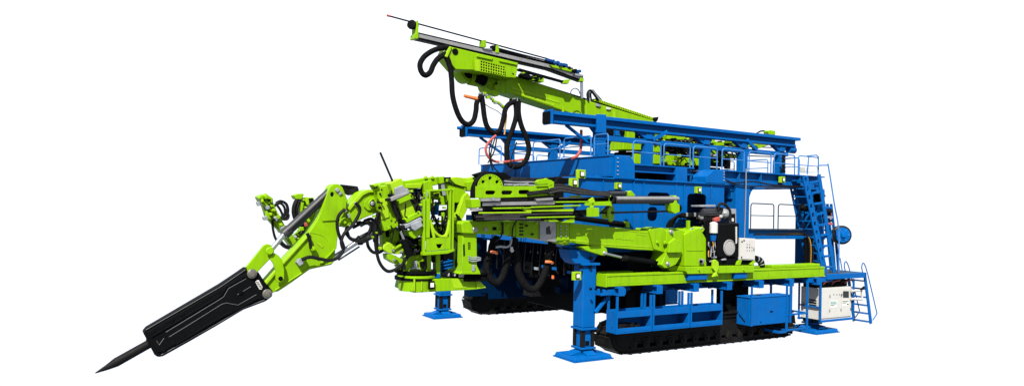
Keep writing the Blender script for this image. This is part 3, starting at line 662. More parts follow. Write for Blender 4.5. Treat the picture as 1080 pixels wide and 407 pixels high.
MB().px([(318, 247), (331, 244), (356, 256), (392, 262), (392, 270), (354, 266), (322, 257)], Yd + .1, .35).build('drill_arm', LIME, d2, .03) if False else None
hose(pxs([(318, 245), (325, 252), (322, 259), (313, 261)], Yd - .1), .06, RUBBER, d2)
for k_, (dd, Yd, pts_) in enumerate(((d1, 2.05, [(274, 209), (277, 212), (281, 208), (285, 211), (287, 217), (283, 219), (290, 222), (286, 226), (294, 229), (290, 232), (297, 237), (299, 241)]),
                                     (d2, 2.45, [(321, 211), (325, 215), (329, 211), (323, 219), (327, 223), (331, 216), (322, 229), (326, 233), (320, 238), (316, 243), (312, 250), (320, 254)]))):
    for i, (x, y) in enumerate(pts_):
        q = 1.3 + (i * 7 % 3) * .5
        MB().px([(x - q, y - q * .7), (x + q * .6, y - q), (x + q, y + q * .5), (x - q * .5, y + q)], Yd - .03 * (i % 4), .2).build('valve_block', [LIME, LIMEY, LIME, BLACK, LIMEY, GALV][(i + k_) % 6], dd, .02)
MB().px([(277, 216), (284, 214), (291, 222), (301, 239), (297, 245), (289, 238), (281, 229)], 2.3, .3).build('drill_cradle', LIME, d1, .03)
MB().px([(305, 253), (314, 255), (327, 245), (336, 232), (341, 224), (334, 216), (326, 226), (320, 240)], 2.9, .3).build('drill_cradle', LIME, d2, .03)
# ================================================================== WORK PLATFORM at the end of the side boom
w = thing('work_platform', 'lime green manipulator platform with black slew rings, in front of the blue gantry', 'platform', pt(468, 306, Y=.3))
Yp = -.1
tr = MB().px([(437, 294.2), (502, 293.3), (513.5, 303.6), (500, 305.2), (437, 308.6), (434, 307)], Yp, 1.3).build('tray', LIME, w, .02)
c = pt(439, 300, Y=Yp + .5)
MB().lathe(V(c.x, c.y, pt(438, 308, Y=Yp).z), (0, 0, 1), [(0, .2), (0, .52), (.36, .56), (.40, .6), (.46, .6), (.46, .2)], 28).build('round_tray_end', LIME, w)
for x in (437, 444.5): MB().px([(x, 294), (x + 1, 294), (x + 1, 307.5), (x - .3, 306.5)], Yp - .06, .07).build('tray_rib', LIMEY, tr, .005)
MB().px([(502, 293.8), (505, 295), (512.8, 303), (503, 304.6)], Yp - .03, .03).build('tray_nose', LIMEY, tr, .01)
MB().px([(476, 294.5), (484, 294.2), (493, 303.5), (479, 304)], Yp - .012, .01).build('tray_gusset', LIMEY, tr)
def lampw(x, y, Y, par):
    o = MB().px([(x - 3.2, y - 4.3), (x + 3, y - 4.5), (x + 3, y + 4), (x - 3.2, y + 4.2)], Y, .08).build('work_lamp', BLACK, par, .01)
    MB().px([(x - 1.6, y - 2.4), (x + 2, y - 2.6), (x + 2, y + 2), (x - 1.6, y + 2.2)], Y - .012, .011).build('lamp_lens', LAMPW, o)
lampw(455.7, 300.6, Yp - .09, w)
for x, y, r in ((438.3, 289.5, .62), (494, 289.8, .72)):
    p = pt(x, y, Y=Yp + .55)
    o = MB().lathe(V(p.x, p.y, p.z - .13), (0, 0, 1), [(0, r * .5), (0, r), (.1, r), (.12, r * .9), (.2, r * .9), (.2, r), (.27, r), (.27, r * .4)], 32).build('slew_ring', BLACK, w)
post = MB().px([(488.5, 238), (491, 234.5), (498, 232.7), (503, 234), (503.4, 280), (507, 287.2), (486, 287.2), (487.3, 280)], Yp - .25, .6).build('slew_post', LIME, w, .03)
MB().px([(487, 286), (506, 286), (507, 289), (485, 289)], Yp - .3, .9).build('post_flange', LIME, post, .01)
MB().px([(488.5, 258), (490, 257), (490.4, 269), (488.8, 270)], Yp - .265, .013).build('slot', BLACK, post)
for x, y in [(494 + 1.4 * i, 256 + 2 * j) for i in range(2) for j in range(4)]:
    p = pt(x, y, Y=Yp - .25); MB().cyl(p, p + V(0, -.015, 0), .018, n=8).build('bolt_hole', BLACK, post)
for i in range(3): hose(pxs([(494, 270 + i * 2), (498, 271.5 + i * 2), (503, 271 + i * 2), (507, 272 + i)], Yp - .3), .018, GALV, w, 'pipe')
MB().px([(498.5, 279), (501, 279), (501, 286), (498, 286)], Yp - .32, .06).build('valve_block', GALV, w, .01)
# curved blue pedestal and knuckle pieces
MB().px([(465, 276), (477, 272), (480, 289), (465, 290)], .75, .5).build('pedestal', BLUE, w, .03)
for i in range(4): MB().px([(466, 276.5 + i * 3.4), (477.5, 274 + i * 3.4), (477.8, 275.6 + i * 3.4), (466, 278.1 + i * 3.4)], .66, .08).build('cooling_fin', BLUE, w, .01)
MB().px([(470, 268), (474, 270), (474, 275), (470, 272)], .7, .3).build('blue_bracket', BLUE, w, .01)
MB().px([(457.5, 214), (464, 213), (462.5, 226.5), (457.5, 226.5)], .8, .25).build('blue_bracket', BLUE, w, .02)
MB().px([(466, 242), (475, 242.5), (475, 246), (466, 246.5)], .9, .25).build('blue_bracket', BLUE, w, .02)
MB().px([(479, 243), (486, 243), (486, 262), (479, 262)], .9, .2).build('blue_bracket', BLUE, w, .02)
# lower structure: cone seat, twin channel post
MB().px([(426, 276), (433, 270), (446, 268.5), (449, 276), (449, 287.2), (427, 287.2)], .15, .6).build('cone_seat', LIME, w, .03)
MB().px([(436.5, 275), (440.5, 275), (440.5, 282), (445, 284), (432, 284), (436.5, 281.5)], .05, .1).build('clamp_fitting', GALV, w, .02)
MB().px([(443.5, 276), (451, 275), (451, 282), (444, 282)], 0, .1).build('valve_block', BLACK, w, .02)
m_ = MB(); m_.px([(450, 268), (455, 268), (455, 292), (450, 292)], .0, .25); o = m_.build('channel_post', LIME, w, .015)
MB().px([(460, 268), (464.5, 268), (464.5, 292), (460, 292)], .0, .25).build('channel_post', LIME, w, .015)
MB().px([(455, 268), (460, 268), (460, 276.5), (458.5, 277.5), (455.5, 276)], .12, .05).build('channel_web', LIME, w, .01)
MB().px([(455, 270), (460, 270), (459.5, 276), (456, 277)], .06, .04).build('channel_slot', BLACK, w, .01)
MB().px([(450, 289), (464, 288.5), (465, 293), (449, 293.4)], -.05, .3).build('blue_foot', BLUE, w, .02)
MB().px([(455, 287), (457.5, 284.5), (461, 286), (461, 291), (455.6, 291.3)], -.08, .1).build('motor', BLACK, w, .03)
# cluster behind: lime plates with gaps
for L, Yq, th, mt, nm in (
    ([(399, 196.5), (402, 193), (412, 191.4), (430, 190.6), (449, 187.5), (468, 186), (474, 188), (472, 193), (440, 199), (412, 203)], .55, .5, LIME, 'mast_beam'),
    ([(429, 194), (446, 193), (444, 198.8), (428.5, 198.8)], .4, .3, LIMEY, 'cover_plate'),
    ([(447, 192), (455, 190), (457.5, 200), (448, 204)], .35, .3, LIME, 'bracket'),
    ([(463, 186.4), (468.5, 186), (468.5, 193), (464, 194)], .3, .2, LIME, 'bracket'),
    ([(469, 191.5), (478, 193.5), (489, 198), (491.5, 203), (488, 211), (483, 214), (470, 213)], .45, .5, LIME, 'curved_plate'),
    ([(474, 188), (481, 186.6), (494, 188), (505, 186), (507.5, 188), (504, 196), (500, 202), (492, 199), (480, 194)], .6, .5, LIMEY, 'mast_beam'),
    ([(493, 192), (500, 190.5), (502, 197), (501, 202), (493, 201)], .4, .3, LIME, 'hinge_block'),
    ([(482, 229), (489, 207), (493, 203), (497, 208), (492.5, 222), (487, 233), (483, 233)], .3, .4, LIMEY, 'swing_arm'),
    ([(495, 211), (507, 210), (507, 218.5), (500, 220), (495, 217)], .2, .4, LIME, 'hinge_block'),
    ([(448, 186.5), (449.5, 184.8), (451, 186.5), (451, 189), (448, 189)], .5, .1, LIMEY, 'lug'), ([(455, 186.5), (456.5, 184.8), (458, 186.5), (458, 189), (455, 189)], .5, .1, LIMEY, 'lug'),
    ([(468.5, 187), (476, 186.7), (476, 188.4), (470.5, 188.6), (470.5, 191.5), (468.5, 191.5)], .3, .1, BLACK, 'handle'),
    ([(432, 199), (446, 199), (447, 206), (433, 208)], .7, .3, NAVY, 'valve_bank'),
    ([(433, 204), (447, 203), (449, 219), (437, 222)], .62, .2, BLACK, 'hose_bundle'),
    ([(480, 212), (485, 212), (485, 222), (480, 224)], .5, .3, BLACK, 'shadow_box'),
    ([(466, 222), (476, 221), (476, 228), (466, 228)], .6, .3, BLACK, 'motor'),
    ([(466, 207), (475, 207), (475, 216), (466, 216.5)], .55, .3, LIME, 'bracket'),
    ([(456, 200), (466, 200.4), (466, 211), (457, 210.5)], .7, .3, LIME, 'bracket'),
    ([(429, 252), (449, 250), (449, 272), (429, 274)], .55, .4, BLACK, 'valve_bank'),
    ([(447, 240), (478, 240), (478, 243), (447, 243)], .65, .1, LIME, 'cross_tie'), ([(449, 231), (478, 233), (478, 235.6), (449, 234)], .62, .1, LIME, 'cross_tie'),
    ([(466.5, 224), (469.2, 224), (469.2, 248), (466.5, 248)], .5, .1, LIME, 'upright'),
    ([(461, 236), (471, 236), (471, 243), (461, 243)], .75, .1, LIMEY, 'bracket'),
    ([(450, 267), (482, 264), (482, 272), (464, 275)], .7, .2, BLACK, 'hose_bundle'),
    ([(403, 239), (407, 238), (420, 241.5), (421, 254), (416, 258), (404, 258)], .3, .3, LIME, 'knuckle_post'),
    ([(406.5, 243.5), (410.5, 243), (411, 249), (409, 250.5), (407, 249.5)], .28, .02, BLACK, 'cut_out'),
    ([(411.5, 246), (417.5, 242), (421, 243), (421.5, 253), (414, 256)], .2, .1, LIME, 'knuckle_cheek'),
    ([(403.3, 262.5), (406, 258), (411, 255.5), (416, 258), (424, 260.5), (427.6, 264), (426, 267.4), (418, 268), (409, 266.5)], .08, .5, LIMEY, 'knuckle'),
    ([(408.5, 268), (413, 267.5), (424.5, 273), (427, 277.5), (423.5, 280.2), (416, 277.5), (409.5, 273.5)], .1, .4, LIME, 'knuckle'),
    ([(414, 262), (424, 257), (425, 259), (416, 264)], .02, .1, LIME, 'toggle'),
    ([(419, 280), (428, 277), (428, 287), (423, 285)], .3, .3, LIME, 'knuckle_foot')):
    MB().px(L, Yq, th).build(nm, mt, w, .02)
pin(414.5, 264, .06, 1.5, w, STEEL, .03); pin(423, 265.5, .06, 1.5, w, STEEL, .03); pin(416, 274, .08, 1.4, w, STEEL, .03); pin(421.5, 278, .08, 1.2, w, STEEL, .03)
for i in range(3):
    MB().tube(pxs([(464.5 + i * 1.2, 190), (466 + i * 1.2, 197), (467.5 + i * 1.2, 206)], .35), .02, 6, 3).build('pipe', GALV, w)
hose(pxs([(470, 192), (480, 195), (492, 198)], .42), .02, BLACK, w)
for i in range(22):
    x = random.uniform(430, 447); y = random.uniform(200, 222)
    hose(pxs([(x, y), (x + random.uniform(-3, 3), y + 6), (x + random.uniform(-2, 4), y + 12)], .5 + random.uniform(0, .15)), .03, RUBBER if i % 5 else GALV, w)
for i in range(30):
    x = random.uniform(424, 448); y = random.uniform(252, 284); s = random.uniform(.8, 2.2)
    MB().px([(x - s, y - s * .6), (x + s, y - s), (x + s, y + s), (x - s, y + s * .8)], random.uniform(.0, .4), .12).build('valve_block', random.choice([BLACK, BLACK, LIME, GALV, STEELBLK, LIME]), w, .015)
for L in ([(424, 285), (425, 277), (430, 270), (437, 268)], [(427, 284), (427, 276), (433, 268)], [(447, 258), (448.5, 270), (448, 284)], [(430, 262), (438, 266), (444, 262)], [(484, 232), (488, 236), (484, 240), (479, 236)], [(481, 226), (485, 232), (490, 235)],
          [(486, 262), (482, 270), (481, 280), (485, 287)], [(478, 250), (483, 256), (482, 268), (486, 276)], [(466, 289.5), (474, 287), (482, 290), (488, 287.5)], [(468, 291), (478, 289), (490, 291)], [(487, 289), (492, 287.5), (489, 291), (484, 290.5)]):
    hose(pxs(L, .0), .035, RUBBER, w)
for i in range(9):
    x = 468 + i * 2.2; MB().px([(x, 288 + (i % 3)), (x + 1.9, 287.4 + (i % 2)), (x + 2, 291), (x, 291.4)], -.03 - .01 * i, .1).build('hose_clamp', [BLACK, STEELBLK, GALV][i % 3], w, .01)
for i in range(4):
    x = 484.5 + i * 1.3; MB().tube(pxs([(x, 292.3), (x - .4, 290.4), (x + .4, 289.2), (x + .8, 290.6)], -.12), .014, 6, 3).build('cable_end', WHITE, w)

for L, Yq, th, mt, nm in (
    ([(449, 204), (458, 203), (458, 214), (449, 216)], .9, .2, BLACK, 'hose_bundle'), ([(466, 196), (480, 199), (480, 208), (466, 207)], 1.0, .2, LIME, 'bracket'),
    ([(449, 243), (479, 243), (479, 254), (449, 254)], 1.0, .2, BLACK, 'hose_bundle'), ([(449, 233), (456, 233), (456, 245), (449, 245)], .8, .2, LIME, 'bracket'), ([(472, 229), (480, 226), (480, 240), (473, 240)], .9, .2, LIME, 'bracket'),
    ([(447, 214), (456, 213), (456, 223), (447, 224)], .85, .2, LIME, 'bracket'), ([(476, 213), (482, 211), (482, 226), (476, 228)], .8, .2, BLACK, 'hose_bundle'), ([(457, 236), (461, 236), (461, 262), (457, 262)], .6, .1, LIME, 'upright'),
    ([(480, 240), (488, 236), (488, 286), (479, 286)], .9, .3, BLACK, 'hose_bundle'), ([(416, 240), (430, 240), (432, 262), (418, 262)], .7, .3, BLACK, 'hose_bundle'), ([(440, 222), (449, 220), (449, 244), (442, 242)], .8, .3, BLACK, 'hose_bundle')):
    MB().px(L, Yq, th).build(nm, mt, w, .02)
for i in range(26):
    x = random.uniform(448, 480); y = random.uniform(202, 262); q = random.uniform(.9, 2.2)
    if 456 < x < 476 and 222 < y < 232: continue
    MB().px([(x - q, y - q * .6), (x + q, y - q), (x + q * .8, y + q), (x - q, y + q * .7)], random.uniform(.4, .8), .15).build('valve_block', random.choice([LIME, LIMEY, BLACK, LIME, STEELBLK, GALV]), w, .015)
for i in range(14):
    x = random.uniform(449, 474); y = random.uniform(202, 240)
    hose(pxs([(x, y), (x + random.uniform(-2, 4), y + 8), (x + random.uniform(-4, 4), y + 17), (x + random.uniform(-5, 5), y + 24)], random.uniform(.3, .7)), .026, RUBBER, w)
# ================================================================== ROCK DRILL standing on the platform
rd = thing('rock_drill', 'leaning lime rock drill with grey clamp plates and a thin drill rod pointing up', 'rock drill', pt(430, 285, Y=0))
Yr = -.15
MB().px([(393.2, 194.6), (398, 194), (402, 196.5), (409, 195), (411.5, 201), (410.5, 208), (421.8, 234), (420.2, 239), (406, 243.9), (402.4, 233), (398.8, 210), (398, 203)], Yr + .08, .35).build('slide_column', LIME, rd, .025)
MB().px([(399, 210.2), (409.3, 208.6), (410.5, 229), (402.4, 231.5)], Yr + .05, .028).build('column_face', LIMEY, rd, .01)
MB().px([(410.5, 225.5), (412.4, 225), (413.6, 231.5), (412, 232.8)], Yr + .04, .035).build('column_slot', LIME, rd, .01)
for x, y in ((397, 197.5), (402.5, 200)): pin(x, y, Yr + .08, .9, rd, BLACK, .02, 'pin_hole', False)
MB().px([(393.5, 195), (396, 193.5), (399, 194), (399, 196), (395.5, 197)], Yr - .02, .1).build('lug', LIMEY, rd, .01)
def slab(L, Yq, th, mt, nm, bv=.02): return MB().px(L, Yq, th).build(nm, mt, rd, bv)
slab([(411.5, 193.5), (423, 188), (424.5, 189.5), (426.5, 197.5), (417, 203.5), (415, 205)], Yr - .1, .45, LIMEY, 'drill_cover')
slab([(416.5, 198.5), (424.8, 195), (427.5, 199), (430.5, 198.8), (432.5, 203), (420, 208), (416.5, 206)], Yr - .16, .3, GALV, 'clamp_plate')
slab([(409, 209.5), (416, 206.5), (430, 202.5), (432.5, 204), (420, 209.5), (413, 212.5)], Yr - .2, .2, STEEL, 'guide_rail')
slab([(417.8, 210.5), (433, 203.6), (436, 207), (436.5, 209), (421, 215.5)], Yr - .18, .4, LIME, 'drill_clamp')
slab([(419.5, 215.5), (432, 210), (438.5, 223), (437.5, 226), (427.5, 233.5)], Yr - .05, .4, LIMEY, 'drill_cover')
slab([(427, 231), (443, 222.4), (446, 226.8), (429.5, 235.2)], Yr - .2, .45, LIME, 'drill_clamp')
slab([(425, 238), (444, 229), (446.3, 231.6), (444.5, 233.6), (428, 241)], Yr - .22, .3, GALV, 'clamp_plate')
slab([(433, 236.5), (444, 232.5), (446.5, 238), (438, 243.5), (434.5, 241)], Yr - .26, .3, GALV, 'clamp_plate')
slab([(430, 243), (437, 243), (447, 238.6), (446.6, 246), (437, 252), (432, 248.5)], Yr - .12, .4, LIME, 'drill_clamp')
slab([(411.5, 205), (416.5, 212), (424, 229), (427, 236), (423, 236.5), (413, 213)], Yr + .02, .3, BLACK, 'feed_rail', .015)
for i in range(4): hose(pxs([(412 + i * .9, 210), (414.5 + i, 221), (419 + i * .8, 229), (425 + i * .6, 235)], Yr - .02 - .02 * i), .028, RUBBER, rd)
for x, y in ((429, 229), (441, 224.5), (420, 212.5), (434, 206.4)): pin(x, y, Yr - .2, .8, rd, STEELBLK, .02, 'bolt', False)
slab([(408, 209.5), (412.5, 208.5), (412, 212), (409, 212.5)], Yr - .25, .2, STEELBLK, 'guide_end'); slab([(422.5, 239), (427, 237), (427.5, 241.5), (424, 242.5)], Yr - .25, .2, STEELBLK, 'guide_end')
slab([(428.5, 253), (431.5, 246), (437, 250), (437.5, 258), (431, 262)], Yr + .05, .3, BLACK, 'drill_tail')
a, c = pt(422.5, 244, Y=Yr - .05), pt(426, 252.5, Y=Yr - .05)
MB().rings([a, c], [.04, .04], 12).build('small_rod', CHROME, rd); MB().rings([c, pt(432, 270, Y=Yr - .05)], [.12, .1], 14).build('small_cylinder', BLACK, rd)
a, c = pt(400.8, 160.5, Y=Yr + .1), pt(414.2, 191.5, Y=Yr + .1)
mb = MB(); n = 40; P = [a + (c - a) * (i / n) for i in range(n + 1)]
mb.rings(P, [.012] + [.036 if i % 2 else .029 for i in range(n)], 8); mb.build('drill_rod', STEELBLK, rd)
for x, y, m1 in ((427, 199, STEEL), (430, 214, LIMEY)): pass
for i in range(44):
    t = i / 43; x = random.choice([random.uniform(393, 412), random.uniform(412, 447), random.uniform(424, 449)]); y = random.uniform(196, 262); q = random.uniform(.5, 1.3)
    MB().px([(x - q, y - q), (x + q, y - q * 1.2), (x + q * 1.2, y + q), (x - q * .8, y + q * 1.1)], random.uniform(-.34, -.05), .12).build('fitting', random.choice([LIME, LIMEY, STEELBLK, BLACK, LIME, GALV, BLACK]), rd, .008)
for i in range(10):
    x = random.uniform(408, 440); y = random.uniform(200, 240)
    hose(pxs([(x, y), (x + random.uniform(-4, 3), y + 6), (x + random.uniform(-2, 6), y + 13), (x + random.uniform(0, 7), y + 19)], random.uniform(-.3, -.1)), .02, RUBBER, rd)
# ================================================================== GUARD FRAME
gf = thing('guard_frame', 'tall lime guard frame with curved bars and a panel with a dark cut-out', 'guard frame', pt(463, 267, Y=-.3))
Yg = -.35
def fr(L, th=.12, mt=LIME, nm='frame_post', Yq=Yg): return MB().px(L, Yq, th).build(nm, mt, gf, .012)
fr([(447, 210), (449, 210), (449, 267), (446.4, 267.5)]); fr([(450.5, 200.3), (454.2, 200.3), (453.5, 251), (449.8, 251)])
fr([(474.6, 199), (476.6, 199), (475.5, 264), (473.8, 264.4)]); fr([(477.8, 199), (479.8, 199), (478.5, 264), (476.6, 264.4)])
fr([(454.3, 200), (478, 199.2), (478, 201), (454.3, 202)], nm='top_bar')
pa = MB().pxplate([(450, 251.2), (475, 250), (473.8, 262.8), (449.6, 265)], [[(460, 257.4), (467, 257.2), (465.2, 261.5), (461.8, 261.7)]], Yg + .02, .05).build('panel', LIME, gf, .008)
fr([(446.5, 266), (476, 263.4), (479.6, 262.6), (479.4, 264.8), (472, 267.4), (446.5, 269.4)], .2, LIME, 'bottom_bar', Yg - .03)
MB().px([(458, 256), (469, 256), (469, 263), (459, 263)], Yg + .2, .05).build('panel_back', BLACK, gf)
for L in ([(453.5, 232), (455.5, 240), (458, 251)], [(455, 238), (458, 244), (463, 248.5), (467, 249.5), (470, 248), (472.3, 242), (474, 232)], [(470, 250.5), (472.6, 244), (474.6, 236)]):
    MB().tube(pxs(L, Yg + .05), .045, 10).build('curved_bar', LIMEY, gf)
fr([(446.5, 212), (455, 209), (456, 214), (447, 217)], .2, LIME, 'hinge_bracket', Yg + .05); fr([(449, 203.5), (455, 201), (455, 208.5), (449.5, 208.5)], .2, LIME, 'hinge_bracket', Yg + .1)
fr([(450.5, 202.5), (451.6, 202), (451.8, 207), (450.7, 207.2)], .03, GALV, 'hinge_plate', Yg - .05)
# ================================================================== SIDE BOOM on the slide beam
s = thing('side_boom', 'long lime box-section boom on a sliding carriage along the near side of the gantry', 'boom', pt(735, 285, Y=-.1))
Yb = -.45; TH = .62
MB().px([(486.5, 236), (489, 233.4), (497, 232.8), (545, 233.2), (545, 248.6), (503.5, 246.6), (488, 246)], Yb, TH).build('boom_head', LIME, s, .03)
for x in (500.8, 511.5): pin(x, 242, Yb, 3.0 if x < 505 else 2.2, s, STEEL, .05)
MB().px([(519.5, 239.3), (523.8, 239.3), (523.8, 242.8), (519.5, 242.8)], Yb - .008, .007).build('head_slot', BLACK, s)
bo = MB().px([(545, 233.3), (585, 233.6), (585, 254.5), (545, 248.6)], Yb + .04, TH - .08).build('inner_boom', LIME, s, .02)
MB().px([(530, 235), (531.2, 235), (531.2, 247), (530, 246.8)], Yb - .01, .04).build('boom_strap', BLACK, s); 
MB().px([(544.5, 232.7), (553, 232.9), (553, 251.2), (544.5, 249.8)], Yb - .03, TH + .06).build('boom_collar', LIME, s, .015)
MB().px([(569.5, 233.4), (587.5, 234), (587.5, 255.6), (569.5, 252.6)], Yb - .015, TH + .03).build('wear_sleeve', STEEL, s, .01)
cl = MB().px([(587.5, 233), (600.5, 233.6), (600.5, 257.8), (594, 258.4), (587.5, 256.4)], Yb - .05, TH + .1).build('boom_collar', LIME, s, .015)
for x in (548.5, 550.8, 591, 596.5):
    for k in range(4):
        p = pt(x, 236.5 + k * 3.6 + (1.5 if x > 580 else 0), Y=Yb - (.05 if x > 580 else .03)); MB().cyl(p, p + V(0, -.03, 0), .032, n=6).build('bolt', STEELBLK if x < 560 else GALV, cl)
main = MB().px([(600.5, 235), (640, 239), (690, 244), (708, 244.6), (708, 265), (670, 263.4), (640, 260.8), (600.5, 255.8)], Yb, TH).build('main_boom', LIME, s, .03)
MB().px([(600.5, 252), (640, 256.8), (690, 259.8), (690, 261), (640, 258), (600.5, 253.4)], Yb - .012, .011).build('weld_strip', LIMEY, main)
MB().px([(601, 236.5), (640, 240.4), (690, 245.6), (690, 246.4), (640, 241.4), (601, 237.4)], Yb - .012, .011).build('weld_strip', LIMEY, main)
MB().px([(612, 260), (630, 259), (636, 259.4), (640, 262), (641, 266.5), (638, 269.6), (634, 269), (618, 264)], Yb - .02, .4).build('cylinder_bracket', LIME, main, .02)
MB().px([(592, 257.5), (596, 252.5), (597.6, 253), (594, 258.3)], Yb - .08, .03).build('collar_rib', LIMEY, cl)
pin(637.6, 266.8, Yb - .02, 2.2, main, STEEL, .04)
Yk = Yb + .25
a, m1, c = pt(638, 266.8, Y=Yk), pt(657.5, 271.6, Y=Yk), pt(702, 279, Y=Yk); rc = m_px(3.3, c)
cy = MB().rings([m1, c], [rc * .9, rc], 24).build('lift_cylinder', BLACK, s); MB().rings([m1 + (m1 - c) * .03, m1 + (c - m1) * .06], [rc * 1.05, rc * 1.05], 20).build('gland', STEELBLK, cy)
MB().rings([a, m1], [rc * .5, rc * .5], 16).build('rod', CHROME, cy)
MB().px([(692, 275), (700, 276), (702, 283), (694, 282)], Yb + .05, .3).build('cylinder_eye', BLACK, cy, .02)
for x, y in ((549, 244), (536, 237), (527, 244), (556, 238), (562, 247), (566, 236)):
    MB().px([(x - 1, y - .8), (x + 1.2, y - 1), (x + 1, y + .8), (x - 1, y + 1)], Yb - .05, .06).build('boom_fitting', [GALV, STEELBLK, LIMEY][int(x) % 3], s, .008)
for x0_, y0_, x1_, y1_ in ((605, 246, 628, 249), (650, 251, 668, 253), (672, 247, 682, 248)): MB().px([(x0_, y0_), (x1_, y1_), (x1_, y1_ + .5), (x0_, y0_ + .5)], Yb - .012, .01).build('scuff_bead', LIMEY, main)
for k in range(3): MB().px([(570 + k * 6, 238 + k * 2), (575 + k * 5, 237 + k), (577 + k * 4, 249 - k * 2), (571 + k * 5, 247)], Yb - .02 - .003 * k, .004).build('scraped_patch', [GALV, GREY, GALV][k], main)
hose(pxs([(529.5, 234), (530, 242), (528, 250), (522, 255)], Yb - .05), .025, RUBBER, s); hose(pxs([(545, 232), (541, 240), (540, 250)], Yb - .06), .02, BLACK, s)
# turret and carriage
MB().px([(684.5, 243.5), (685.5, 240.6), (688, 241.8), (697, 239.8), (701, 241.3), (714, 241.2), (714, 268), (700, 266), (690, 263)], Yb - .06, .75).build('boom_foot', LIME, s, .03)
MB().px([(703, 243), (720, 242.4), (727, 247), (727, 262), (720, 268), (713, 279), (706, 282.4), (701, 282.6), (697.5, 279.4), (700, 273.5), (703, 266)], Yb - .16, .9).build('pivot_cheek', LIME, s, .03)
MB().px([(706, 256), (712, 251), (720, 255), (719.4, 266.4), (705.4, 266.6)], Yb - .3, .14).build('cheek_block', LIME, s, .03)
pin(707.5, 244.6, Yb - .16, 2.4, s, STEEL, .05); pin(704, 278, Yb - .16, 2.3, s, STEEL, .05); pin(701.5, 256, Yb - .16, 2.2, s, LIME, .04); pin(693, 255.5, Yb - .06, 2.0, s, LIME, .04)
MB().px([(722, 247), (728, 243), (738, 239.8), (745.2, 252), (745.4, 281), (722.5, 281)], Yb - .25, 1.1).build('turret', LIME, s, .035)
MB().px([(724, 246.5), (733, 243.2), (742, 252.5), (742, 264.5), (724, 264.5)], Yb - .265, .014).build('turret_plate', LIME, s, .006)
MB().px([(737, 243), (741.5, 239), (743.5, 241.5), (741.5, 245)], Yb - .2, .5).build('turret_lug', LIMEY, s, .02)
MB().px([(705, 283), (712, 280), (722, 281), (722, 285), (706, 285.4)], Yb + .05, .6).build('turret_step', LIME, s, .02)
MB().px([(690, 242), (701, 240.5), (722, 241), (724, 243), (700, 244)], Yb + .3, .5).build('foot_top', LIMEY, s, .02)
MB().px([(726, 232.6), (728, 232.6), (728, 243), (726, 243)], Yb, .12).build('hose_stand', LIME, s, .01)
o = MB().lathe(pt(739, 275.4, Y=Yb - .25), (0, -1, 0), [(0, .1), (.1, .1), (.12, .05)], 16).build('grease_cap', STEEL, s)
MB().lathe(pt(739, 275.4, Y=Yb - .36), (0, -1, 0), [(0, .06), (.06, .05)], 12).build('cap_knob', BLACK, o)
for x in (728, 733, 738): MB().tube(pxs([(x, 243), (x + 1, 241), (x + 3.5, 240.6)], Yb - .2), .02, 6, 3).build('pipe', GALV, s)
car = MB().px([(723.5, 281.4), (795.6, 279.8), (795.6, 287.2), (725.5, 289), (723.5, 286)], Yb - .36, 1.25).build('carriage', LIME, s, .02)
MB().px([(758, 278.7), (779, 278.6), (795, 278), (795.5, 280), (758, 281)], Yb - .2, .8).build('carriage_top', LIMEY, s, .01)
for x in (737, 784): pin(x, 284.5, Yb - .36, 1.4, car, LIME, .02)
MB().px([(752, 283), (752.5, 274.5), (755, 273.5), (758, 276), (758.5, 282), (756.5, 288), (758, 291), (752, 292), (755, 287)], Yb - .46, .1).build('rail_clamp', LIMEY, car, .02)
MB().px([(726, 289.6), (746, 289), (746, 295.4), (744, 294.6), (728, 295.4), (726, 296)], Yb - .3, .18).build('slide_shoe', BLUE, car, .02)
MB().px([(775, 288), (788, 287.5), (788, 293), (775, 294)], Yb - .3, .18).build('slide_shoe', BLUE, car, .02)
# hoses from boom foot upwards, black tube on top
a, c = pt(594, 228, Y=-.1), pt(661, 237, Y=-.1)
tb = MB().rings([a, c], [m_px(2.9, a), m_px(2.9, c)], 18).build('boom_top_cylinder', BLACK, s)
MB().px([(660, 233.6), (664, 233.8), (664.4, 240), (661, 240.3)], -.25, .3).build('tube_bracket', LIME, s, .01)
for i in range(6):
    hose([pt(703 + i * 1.2, 239.5, Y=-.2 + i * .06), pt(706 + i * 1.3, 233.5 - i * .4, Y=-.2 + i * .06), pt(713 + i, 228.4 - i * .5, Y=-.15 + i * .06), pt(722, 226.6 + i * .5, Y=-.1 + i * .06), pt(737, 228 + i * .8, Y=0 + i * .06), pt(745, 230 + i * 1.1, Y=.0 + i * .05)], .04, RUBBER, s)
MB().px([(718.5, 226.6), (730, 225.6), (737, 226.6), (737, 229), (722, 230)], -.35, .3).build('manifold', STEELBLK, s, .02)
for i in range(8):
    x = 720 + i * 2.1; MB().px([(x, 224.5 + i % 2), (x + 1.6, 224.3), (x + 1.6, 228), (x, 228.4)], -.4, .1).build('fitting', [STEELBLK, BLACK, GALV, STEELBLK][i % 4], s, .01)
